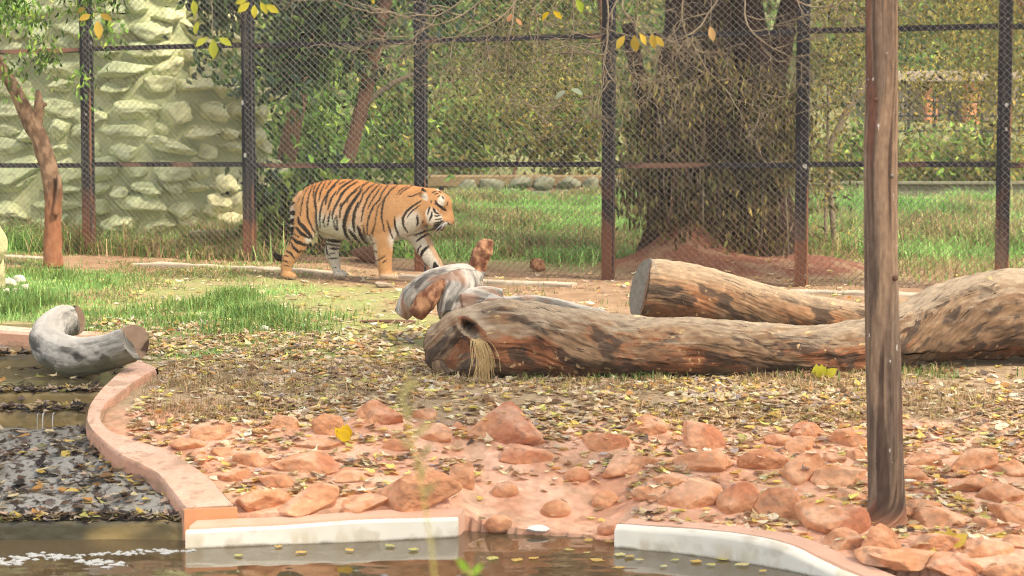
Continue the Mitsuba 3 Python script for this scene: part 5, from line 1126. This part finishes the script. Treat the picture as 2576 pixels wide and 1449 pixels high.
# ------------------------------------------------------------------ leaf sprigs hanging into the top of the picture
def one_leaf(P0, d, up, L, W, curl=0.15):
    """a single leaf with a midrib fold and a bent tip"""
    a = nrm(np.asarray(d, float)); b = nrm(np.cross(a, up)); c = np.cross(b, a)
    ts = np.array([0, .22, .5, .78, 1.0]); ws = np.array([.04, .62, 1.0, .62, .02]) * W / 2
    v = []
    for t, w in zip(ts, ws):
        m = P0 + a * L * t - c * curl * L * t * t
        v += [m - b * w + c * w * 0.35, m, m + b * w + c * w * 0.35]
    f = []
    for q in range(4):
        o = q * 3; f += [[o, o + 1, o + 4], [o, o + 4, o + 3], [o + 1, o + 2, o + 5], [o + 1, o + 5, o + 4]]
    return np.array(v), np.array(f)
r = np.random.default_rng(95)
SP = [('yellow green leaf sprig in front of the second fence post at the top', (640, -50), (640, 0), [(655, 5, 40, 30), (628, 6, 46, -50), (668, 12, 46, 60), (640, 12, 40, 0), (622, 0, 40, -80)], (0.50, 0.46, 0.06), 15.5),
      ('yellow green three leaf sprig hanging left of the second post', (520, -50), (535, 92), [(522, 95, 46, -55), (536, 98, 60, 0), (550, 95, 46, 60), (500, 55, 40, -20), (486, 0, 46, 10)], (0.42, 0.46, 0.07), 15.5),
      ('green and orange leaf sprig hanging by the first fence post', (225, -50), (238, 40), [(244, 52, 56, 10), (228, 36, 40, -60), (252, 34, 40, 60), (215, 20, 34, -70)], (0.46, 0.33, 0.07), 15.0),
      ('pair of bright yellow leaves hanging at the top centre', (1395, -50), (1388, 26), [(1382, 30, 34, -50), (1392, 28, 34, 50)], (0.62, 0.45, 0.03), 14.0),
      ('long green leaf at the very top right of the yellow pair', (1440, -50), (1448, 0), [(1450, -2, 50, 30)], (0.30, 0.40, 0.05), 14.0),
      ('cluster of five yellow leaves hanging beside the middle post', (1600, -50), (1598, 80), [(1572, 90, 46, -35), (1596, 88, 56, 5), (1608, 84, 44, 35), (1640, 84, 46, 10), (1650, 90, 40, 35)], (0.60, 0.44, 0.08), 14.0),
      ('dried orange leaf caught in the twigs at the top centre', (1280, -50), (1290, 36), [(1288, 34, 30, -30), (1298, 46, 28, 40)], (0.55, 0.30, 0.16), 16.5),
      ('curled tan leaf hanging before the dark tree', (1780, -50), (1786, 66), [(1786, 66, 46, 15)], (0.60, 0.40, 0.18), 15.5),
      ('single yellow leaf at the top above the tiger', (938, -40), (938, -4), [(938, -6, 22, 0)], (0.60, 0.47, 0.05), 15.5),
      ('pale grey green leaf pair hanging left of the middle post', (1440, -50), (1432, 226), [(1424, 228, 40, -60), (1436, 224, 40, 70)], (0.33, 0.40, 0.30), 16.6)]
for q, (lb, a0, a1, lv, colr, Ys) in enumerate(SP):
    kk = thing('leaf_sprig', lb, 'leaves'); s = ppm(Ys)
    P = smooth_path([at(*a0, Ys), at((a0[0] + a1[0]) / 2 + 6, (a0[1] + a1[1]) / 2, Ys), at(*a1, Ys)], 5)
    scene[kk] = mikit.ply(tube(P, 0.004, 5)[0], 'mat_twig', smooth=True)
    for (px, py, L, ang) in lv:
        an = math.radians(ang); p0 = at(px, py, Ys)
        v, f = one_leaf(p0, [math.sin(an), r.normal(0, 0.25), -math.cos(an)], nrm(C(r.normal(0, 0.5), -1, 0.4)), L / s * 0.85, L / s * 0.44, r.uniform(0, 0.3))
        part(kk, 'leaf', mikit.ply((v, f), 'mat_foliage', smooth=True, color=np.tile(np.array(colr) * r.uniform(0.75, 1.2), (len(v), 1))))

# ------------------------------------------------------------------ grasses
def blades(x, y, z, h, w, col, lean=0.35, seed=0, dirs=None):
    n = len(x); r = np.random.default_rng(seed); an = r.uniform(0, 2 * np.pi, n)
    d = np.stack([np.cos(an), np.sin(an), 0 * an], 1); s = np.stack([-np.sin(an), np.cos(an), 0 * an], 1)
    ln = np.abs(r.normal(lean, lean * 0.6, n))[:, None]
    p = np.stack([x, y, z - 0.01], 1); h = h[:, None]; w = w[:, None] if np.ndim(w) else w
    m = p + d * ln * h * 0.3 + [0, 0, 1] * h * 0.55; t = p + d * ln * h + [0, 0, 1] * h * np.maximum(0.95 - 0.35 * ln, 0.35)
    v = np.stack([p - s * w / 2, p + s * w / 2, m - s * w * 0.4, m + s * w * 0.4, t], 1).reshape(-1, 3)
    k = np.arange(n)[:, None] * 5
    return v, np.vstack([k + [0, 1, 3], k + [0, 3, 2], k + [2, 3, 4]]), np.repeat(col, 5, 0)
def gmesh(ms, mat='mat_grass'):
    v, f = merge([(a, b) for a, b, _ in ms]); return mikit.ply((v, f), mat, color=np.vstack([c for _, _, c in ms]))
GR = dict(green=[(0.10, 0.185, 0.045), (0.14, 0.235, 0.06), (0.085, 0.15, 0.04), (0.19, 0.25, 0.075)], fresh=[(0.12, 0.25, 0.07), (0.17, 0.31, 0.10), (0.10, 0.20, 0.05), (0.22, 0.34, 0.12)],
          dryg=[(0.30, 0.235, 0.125), (0.23, 0.185, 0.10), (0.38, 0.30, 0.165), (0.20, 0.195, 0.085)])
for q_, m_ in (('green', (1.65, 1.45, 1.5)), ('fresh', (1.7, 1.55, 1.7)), ('dryg', (1.75, 1.6, 1.75))): GR[q_] = [tuple(w_ * k_ for w_, k_ in zip(c_, m_)) for c_ in GR[q_]]
PAL.update(GR)
def scatter(n, x0, x1, y0, y1, keep, seed):
    r = np.random.default_rng(seed); x = r.uniform(x0, x1, n); y = r.uniform(y0, y1, n); k = r.random(n) < keep(x, y); return x[k], y[k], r
def patch(x, y, f=1.2, s=0): return meshkit.fbm(np.stack([x * f, y * f, 0 * x + s], -1), 4, 3)
def tones(x, y, r):
    n = len(x); k = r.random(n) < ss(0.40, 0.62, patch(x, y, 0.9, 31))
    c = np.where(k[:, None], colours(['fresh'], n, r, 0.25) * 1.25, colours(['green', 'fresh', 'dryg', 'dryg'], n, r, 0.3))
    return np.clip(c * (0.7 + 0.8 * patch(x, y, 1.7, 33))[:, None], 0.01, 0.9)
# lawn between the stream and the fence
def klawn(x, y):
    px = x / y * F + CX; m = ss(900, 560, px + 300 * (patch(x, y, 0.8, 3) - 0.5)) * (1 - in_stream(x, y)) * (y < fy(x) + 0.2)
    return m * np.where(y < 12.7, 0.0, 1) * ss(0.42, 0.62, patch(x, y, 1.3, 1) + 0.10)
x, y, r = scatter(115000, -6.5, -0.6, 12.6, 20.8, klawn, 101)
gl_ = [blades(x, y, H(x, y), r.uniform(0.025, 0.07, len(x)) * (0.5 + patch(x, y, 2.5, 7)), 0.007, tones(x, y, r), 0.7, 1)]
tuft = []
for (px, py, n, sp, hh) in [(585, 760, 500, 0.10, 0.20), (640, 800, 700, 0.14, 0.20), (520, 775, 400, 0.14, 0.16), (690, 815, 350, 0.13, 0.15), (40, 775, 800, 0.16, 0.24), (10, 790, 500, 0.10, 0.20), (100, 770, 300, 0.12, 0.14), (760, 830, 220, 0.13, 0.10), (300, 800, 350, 0.18, 0.12), (400, 780, 300, 0.18, 0.12), (830, 800, 160, 0.14, 0.10), (250, 720, 300, 0.22, 0.12), (150, 700, 300, 0.2, 0.14), (90, 690, 300, 0.2, 0.14), (590, 830, 300, 0.16, 0.12), (450, 815, 300, 0.16, 0.12)]:
    g = hit(px, py); q = vr.normal(size=(n, 2)) * sp; tuft.append(blades(g[0] + q[:, 0], g[1] + q[:, 1] * 1.3, H(g[0] + q[:, 0], g[1] + q[:, 1] * 1.3), hh * vr.uniform(0.5, 1.1, n), 0.009, colours(['fresh', 'green'], n, vr, 0.2), 0.5, px))
lw_ = thing('lawn_grass', 'patchy green grass between the stream and the cement strip', 'grass', kind='stuff'); scene[lw_] = gmesh(gl_ + tuft)
# tall grass along the fence on the left
def kt(x, y): d = y - fy(x); return ss(-0.35, 0.25, d) * ss(2.4, 1.2, d) * ss(0.25, 0.6, patch(x, y, 1.4, 2) + 0.12)
x, y, r = scatter(30000, -6.5, -2.35, 18.5, 23.6, kt, 103)
tg1 = blades(x, y, H(x, y), r.uniform(0.10, 0.40, len(x)) * (0.35 + 1.2 * ss(0.3, 0.7, patch(x, y, 1.2, 5))), 0.011, tones(x, y, r), 0.8, 3)
k = thing('tall_grass', 'tall tangled green grass along the foot of the painted wall', 'grass', kind='stuff'); scene[k] = gmesh([tg1])
# grass behind the fence, middle and right
def km(x, y): d = y - fy(x); m = np.sqrt(((x - 2.35) * 0.8) ** 2 + (y - 19.6) ** 2); return ss(0.8, 2.2, d) * ss(1.05, 1.35, m) * (y < 30.2) * ss(0.25, 0.55, patch(x, y, 0.8, 4) + 0.1)
x, y, r = scatter(90000, -2.2, 2.4, 18.6, 30.4, km, 104)
t1 = blades(x, y, H(x, y), r.uniform(0.06, 0.20, len(x)) * (0.25 + 1.5 * ss(0.3, 0.7, patch(x, y, 1.3, 6))), 0.013, tones(x, y, r), 0.8, 4)
k = thing('meadow_grass', 'bright green grass behind the fence below the rubble wall', 'grass', kind='stuff'); scene[k] = gmesh([t1])
def kr(x, y): d = y - fy(x); return km(x, y) * (0.06 + 0.94 * ss(3.0, 4.4, d + 2 * (patch(x, y, 1.0, 41) - 0.5))) * (x > 2.4)
x, y, r = scatter(90000, 2.4, 9.5, 17, 30.6, kr, 105)
t1 = blades(x, y, H(x, y), r.uniform(0.07, 0.26, len(x)) * (0.25 + 1.5 * ss(0.3, 0.7, patch(x, y, 1.1, 8))), 0.014, tones(x, y, r), 0.8, 5)
x, y, r = scatter(16000, 2.4, 7.5, 17, 22, lambda x, y: km(x, y) * (x > 2.4) * ss(4.6, 3.2, y - fy(x)) * 0.6, 106)
t2 = blades(x, y, H(x, y), r.uniform(0.05, 0.16, len(x)), 0.008, colours(['dryg', 'green', 'dryg'], len(x), r, 0.25), 0.7, 6)
k = thing('meadow_grass', 'bright green grass behind the fence to the right of the big dark tree', 'grass', kind='stuff'); scene[k] = gmesh([t1, t2])
# dry grass on the top of the bank and round the log
def kb_(x, y):
    px = x / y * F + CX; pch = patch(x, y, 1.6, 9)
    m = np.maximum(ss(760, 560, px) * ss(10.2, 10.6, y) * ss(12.2, 11.7, y), ss(1500, 1750, px) * 0.8) * ss(10.6, 11.0, y) 
    m = np.maximum(m, 0.35 * ss(11, 11.4, y))
    return m * (x > stream_right(np.clip(y, 9.3, 12)) + 0.16) * ss(0.36, 0.62, pch + 0.06) * (y < 12.4)
x, y, r = scatter(44000, -2.6, 4.4, 10.1, 12.4, kb_, 107)
t1 = blades(x, y, H(x, y), r.uniform(0.03, 0.11, len(x)), 0.006, colours(['dryg'], len(x), r, 0.3), 0.9, 7)
x, y, r = scatter(1600, 0.0, 4.2, 11.9, 12.25, lambda x, y: 0.8 * ss(0.4, 0.6, patch(x, y, 3, 1)), 108)
t2 = blades(x, y, H(x, y), r.uniform(0.04, 0.12, len(x)), 0.007, colours(['green', 'fresh'], len(x), r, 0.25), 0.6, 8)
k = thing('dry_grass', 'dry straw coloured grass on top of the red stone bank', 'grass', kind='stuff'); scene[k] = gmesh([t1, t2])
# bits of grass in the soil along the fence and behind the logs
x, y, r = scatter(9000, -1.8, 5.5, 13.0, 18.4, lambda x, y: 0.8 * ss(0.52, 0.66, patch(x, y, 1.5, 12)), 109)
k = thing('sparse_grass', 'sparse short grass in the bare soil between the logs and the fence', 'grass', kind='stuff'); scene[k] = gmesh([blades(x, y, H(x, y), r.uniform(0.03, 0.09, len(x)), 0.007, colours(['dryg', 'green'], len(x), r, 0.25), 0.8, 9)])

# weeds growing on the near bank, close to the camera and out of focus
def weed(label, Yw, pts, col, nl, L):
    kk = thing('weed', label, 'plant'); P = smooth_path([at(a, b, Yw) for a, b in pts], 8)
    P = np.vstack([[P[0][0], P[0][1], -0.72], P]); scene[kk] = mikit.ply(tube(P, np.linspace(0.0018, 0.001, len(P)), 6)[0], 'mat_weed', smooth=True)
    r = np.random.default_rng(nl)
    for q in range(nl):
        b = P[2 + int((len(P) - 3) * (0.42 + 0.58 * (q + 0.5) / nl))]; an = r.uniform(0, 6.28)
        v, f = one_leaf(b, [math.cos(an), 0.4 * math.sin(an), 0.9], C(0, -1, 0.3), L * r.uniform(0.7, 1.2), L * 0.24, 0.2)
        part(kk, 'leaf', mikit.ply((v, f), 'mat_foliage', smooth=True, color=np.tile(np.array(col) * r.uniform(0.8, 1.2), (len(v), 1))))
scene['mat_weed'] = prin(rgb(0.30, 0.30, 0.09), 0.7)
weed('blurred slender weed stem close to the camera in front of the red stones', 2.3, [(1100, 1520), (1085, 1380), (1070, 1280), (1045, 1150), (1020, 1040), (1008, 985)], (0.30, 0.30, 0.14), 9, 0.03)
weed('blurred bright green leaf tip at the bottom of the pond view', 2.6, [(1190, 1500), (1184, 1450), (1178, 1428)], (0.22, 0.45, 0.04), 3, 0.03)

# ------------------------------------------------------------------ fallen leaves
from scipy.spatial import cKDTree
LC = np.array([(0.46, 0.35, 0.21), (0.60, 0.51, 0.37), (0.62, 0.48, 0.15), (0.46, 0.45, 0.17), (0.25, 0.155, 0.09), (0.15, 0.115, 0.10), (0.50, 0.28, 0.11), (0.55, 0.41, 0.32), (0.36, 0.31, 0.30), (0.66, 0.57, 0.36)])
def curled(n, L, seed, asp=0.84):
    """n curled ovate leaves round the origin: (n, 9, 3) vertices, faces of one"""
    r = np.random.default_rng(seed); an = r.uniform(0, 2 * np.pi, n); tilt = r.normal(0, 0.17, (n, 2)); cu = r.uniform(-0.4, 0.7, n); fo_ = r.uniform(-0.1, 0.4, n)
    t = np.array([0, .3, .3, .3, .68, .68, .68, 1.0, -.28]); w = np.array([0, -.5, 0, .5, -.4, 0, .4, 0, 0.03])
    x = (t - 0.5)[None] * L[:, None]; yv = w[None] * (L * asp)[:, None]
    z = cu[:, None] * x ** 2 / L[:, None] * 1.2 + fo_[:, None] * np.abs(yv) * 0.9
    P = np.stack([x, yv, z], -1)
    P[..., 2] += tilt[:, :1] * P[..., 0] + tilt[:, 1:] * P[..., 1]
    c, s = np.cos(an)[:, None], np.sin(an)[:, None]
    P = np.stack([c * P[..., 0] - s * P[..., 1], s * P[..., 0] + c * P[..., 1], P[..., 2]], -1)
    return P, np.array([[0, 1, 2], [0, 2, 3], [1, 4, 5], [1, 5, 2], [2, 5, 6], [2, 6, 3], [4, 7, 5], [5, 7, 6], [8, 0, 3]])
RVV = np.vstack(RV); tree_ = cKDTree(RVV[:, :2])
def on_rocks(x, y):
    d, i = tree_.query(np.stack([x, y], -1)); return d < 0.022, RVV[i, 2]
def kl(x, y):
    px = x / y * F + CX
    k = ss(8.4, 8.9, y) * ss(14.6, 12.6, y + (px - 900) / 900) + 0.05
    k = k * (x > stream_right(np.clip(y, 9.3, 12)) + 0.20 - (y > 12) * (y - 12) * 0.55) * (y > pond_edge(x) + 0.17)
    k = np.where((x > -0.3) & (x < 0.62) & (y < 9.95), 0.03, k)
    return k * np.where(y < 10.7, 0.95, 1.0) * (0.22 + 0.78 * ss(0.36, 0.56, patch(x, y, 3.4, 14)))
x, y, r = scatter(110000, -3.4, 5.6, 8.4, 19.0, kl, 120)
rk_, rz_ = on_rocks(x, y); keep = ~rk_ | (r.random(len(x)) < 0.045); x, y, rk_, rz_ = x[keep], y[keep], rk_[keep], rz_[keep]
z = np.where(rk_, rz_ + 0.006, H(x, y) + r.uniform(0.003, 0.016, len(x)))
n = len(x); L = r.uniform(0.028, 0.070, n)
cidx = r.choice(len(LC), n, p=[.25, .18, .11, .04, .13, .04, .06, .14, .03, .02])
sc = y * 0 + 1; near = np.argsort(-(L / y) - 0.3 * ((y < 10.9) & (x / y < 0.275) & (x / y > -0.25)))[:260]
mask = np.ones(n, bool); mask[near] = False
P, f1 = curled(n, L, 121)
P = P + np.stack([x, y, z], -1)[:, None]
colr = np.clip(1.4 * LC[cidx] * (1 + 0.22 * r.normal(size=(n, 1))), 0.03, 0.85)
def emit(sel): m = sel.sum(); k = np.arange(m)[:, None, None] * 9; return mikit.ply((P[sel].reshape(-1, 3), (k + f1[None]).reshape(-1, 3)), 'mat_litter', color=np.repeat(colr[sel], 9, 0))
k = thing('leaf_litter', 'thick litter of dry yellow and brown leaves over the bank', 'leaves', kind='stuff'); scene[k] = emit(mask)
NM = {0: ('tan', 'dry tan leaf lying among the red stones'), 1: ('pale', 'pale dry leaf lying among the red stones'), 2: ('yellow', 'yellow fallen leaf lying among the red stones'), 3: ('green', 'yellow green fallen leaf lying among the red stones'), 4: ('brown', 'brown curled leaf lying among the red stones'), 5: ('dark', 'dark withered leaf lying among the red stones'), 6: ('orange', 'orange fallen leaf lying among the red stones'), 7: ('pink', 'pinkish dry leaf lying among the red stones'), 8: ('grey', 'greyish dry leaf lying among the red stones'), 9: ('cream', 'cream dry leaf lying among the red stones')}
for q in near:
    nm, lb = NM[int(cidx[q])]; s1 = np.zeros(n, bool); s1[q] = True
    pxl = x[q] / y[q] * F + CX
    zone = ('beside the pink kerb' if pxl < 640 else 'above the straight white kerb' if pxl < 1180 else 'around the bare cement ramp' if pxl < 1560 else 'above the curved white kerb' if pxl < 1900 else 'left of the slim tree' if pxl < 2200 else 'right of the slim tree')
    row = 'near the water' if y[q] < 9.5 else 'half way up' if y[q] < 10.2 else 'high up'
    lb = lb.split(' lying')[0] + f' on the bank {zone}, {row}'
    kk = thing('fallen_leaf', lb, 'leaf', f'{nm} fallen leaves {zone} {row}'); scene[kk] = emit(s1)
# leaves on the wet stream bed and along its steps
def bedz(x, y):
    z = np.full(len(x), -0.3)
    for ya, yb, za, zb in TERR: z = np.where((y >= ya - 0.05) & (y < yb), np.interp(y, [ya, yb], [za, zb]), z)
    return z
xs_, ys_ = [], []
r = np.random.default_rng(130)
x = r.uniform(-3.6, -1.4, 2600); y = r.uniform(9.32, 12.7, 2600); ok = (x < stream_right(np.clip(y, 9.3, 12)) - 0.03) & (r.random(2600) < np.where(y < 10.8, 0.8, 0.14) * (0.3 + ss(0.35, 0.6, patch(x, y, 3, 5))))
xs_.append(x[ok]); ys_.append(y[ok])
for k, (ya, *_r) in enumerate(TERR):
    m = [900, 1100, 800, 300][k]; x = r.uniform(-4.2, xr(ya) - 0.04, m); y = ya + edge(x, k) + np.abs(r.normal(0.035, 0.035 if k else 0.02, m)); xs_.append(x); ys_.append(y)
x, y = np.concatenate(xs_), np.concatenate(ys_); n = len(x); L = r.uniform(0.04, 0.075, n)
P, f1 = curled(n, L, 131); z = bedz(x, y) + r.uniform(0.002, 0.025, n)
P = P + np.stack([x, y, z], -1)[:, None]; dk = r.random(n) < 0.42
colr = np.where(dk[:, None], np.array([(0.06, 0.045, 0.035), (0.10, 0.07, 0.05), (0.045, 0.04, 0.04), (0.15, 0.12, 0.11)])[r.integers(0, 4, n)], LC[r.integers(0, len(LC), n)] * 0.8)
k = thing('wet_leaves', 'dark wet leaves strewn over the stream bed and its steps', 'leaves', kind='stuff'); scene[k] = emit(np.ones(n, bool))
# leaves floating on the pond
fx = [(1475, 1394), (1340, 1408), (1300, 1412), (1240, 1408), (1630, 1372), (1690, 1384), (1745, 1396), (1560, 1398), (1585, 1403), (1610, 1412), (1700, 1412), (1750, 1416), (1820, 1410), (1500, 1412), (1430, 1386), (1790, 1424), (1870, 1424), (1920, 1440), (1670, 1428), (1560, 1432), (1480, 1362), (1530, 1366), (880, 1388), (760, 1392), (1040, 1386), (980, 1376), (600, 1400), (700, 1378)]
m = len(fx); L = r.uniform(0.04, 0.075, m); P, f1 = curled(m, L, 140); P[..., 2] *= 0.18
pp = np.array([wz(a, b) for a, b in fx]) + [0, 0, 0.008]; P = P + pp[:, None]; colr = np.clip(np.array([(0.62, 0.56, 0.28), (0.50, 0.47, 0.18), (0.60, 0.42, 0.14)])[r.integers(0, 3, m)], 0, 1); n = m
for q in range(m):
    s1 = np.zeros(m, bool); s1[q] = True
    fz = 'beside the straight white kerb' if fx[q][0] < 1170 else 'before the cement ramp' if fx[q][0] < 1550 else 'along the curved white kerb'
    fr_ = 'close to its edge' if fx[q][1] < 1400 else 'further out'
    kk = thing('floating_leaf', f'yellowish leaf floating on the pond {fz}, {fr_}', 'leaf', f'leaves floating on the pond {fz} {fr_}'); scene[kk] = emit(s1)
# yellow green leaf clump against the long log, yellow clump on the stones
for lb, (px, py), Yc, colr_, nl_ in (('yellow green leaf clump at the foot of the long log left of the slim tree', (2062, 955), None, (0.46, 0.44, 0.05), 7), ('bright yellow leaf clump between the upper red stones', (882, 1112), None, (0.66, 0.47, 0.03), 6), ('yellow leaf pair on a stone near the right tree foot', (2380, 1378), None, (0.58, 0.46, 0.10), 4)):
    g = hit(px, py); kk = thing('leaf_clump', lb, 'leaves'); r = np.random.default_rng(px)
    for q in range(nl_):
        an = r.uniform(0, 6.28); v, f = one_leaf(g + C(0.02 * r.normal(), 0.02 * r.normal() - 0.05, 0.02), [math.cos(an), -0.4, 0.5 + 0.6 * r.random()], C(0, -1, 0.5), 0.085, 0.065, 0.3)
        part(kk, 'leaf', mikit.ply((v, f), 'mat_litter', smooth=True, color=np.tile(np.array(colr_) * r.uniform(0.8, 1.2), (len(v), 1))))
# ------------------------------------------------------------------ thin haze over the enclosure
scene['haze_air'] = {'type': 'homogeneous', 'albedo': 0.95, 'sigma_t': 0.0008}
scene['haze'] = {'type': 'cube', 'to_world': T().translate([0, 60, 11.5]).scale([160, 130, 13.6]), 'bsdf': {'type': 'null'}, 'interior': {'type': 'ref', 'id': 'haze_air'}}
labels['haze'] = {'kind': 'stuff', 'label': 'thin pale haze in the air over the enclosure', 'category': 'haze'}
scene['camera']['medium'] = {'type': 'ref', 'id': 'haze_air'}
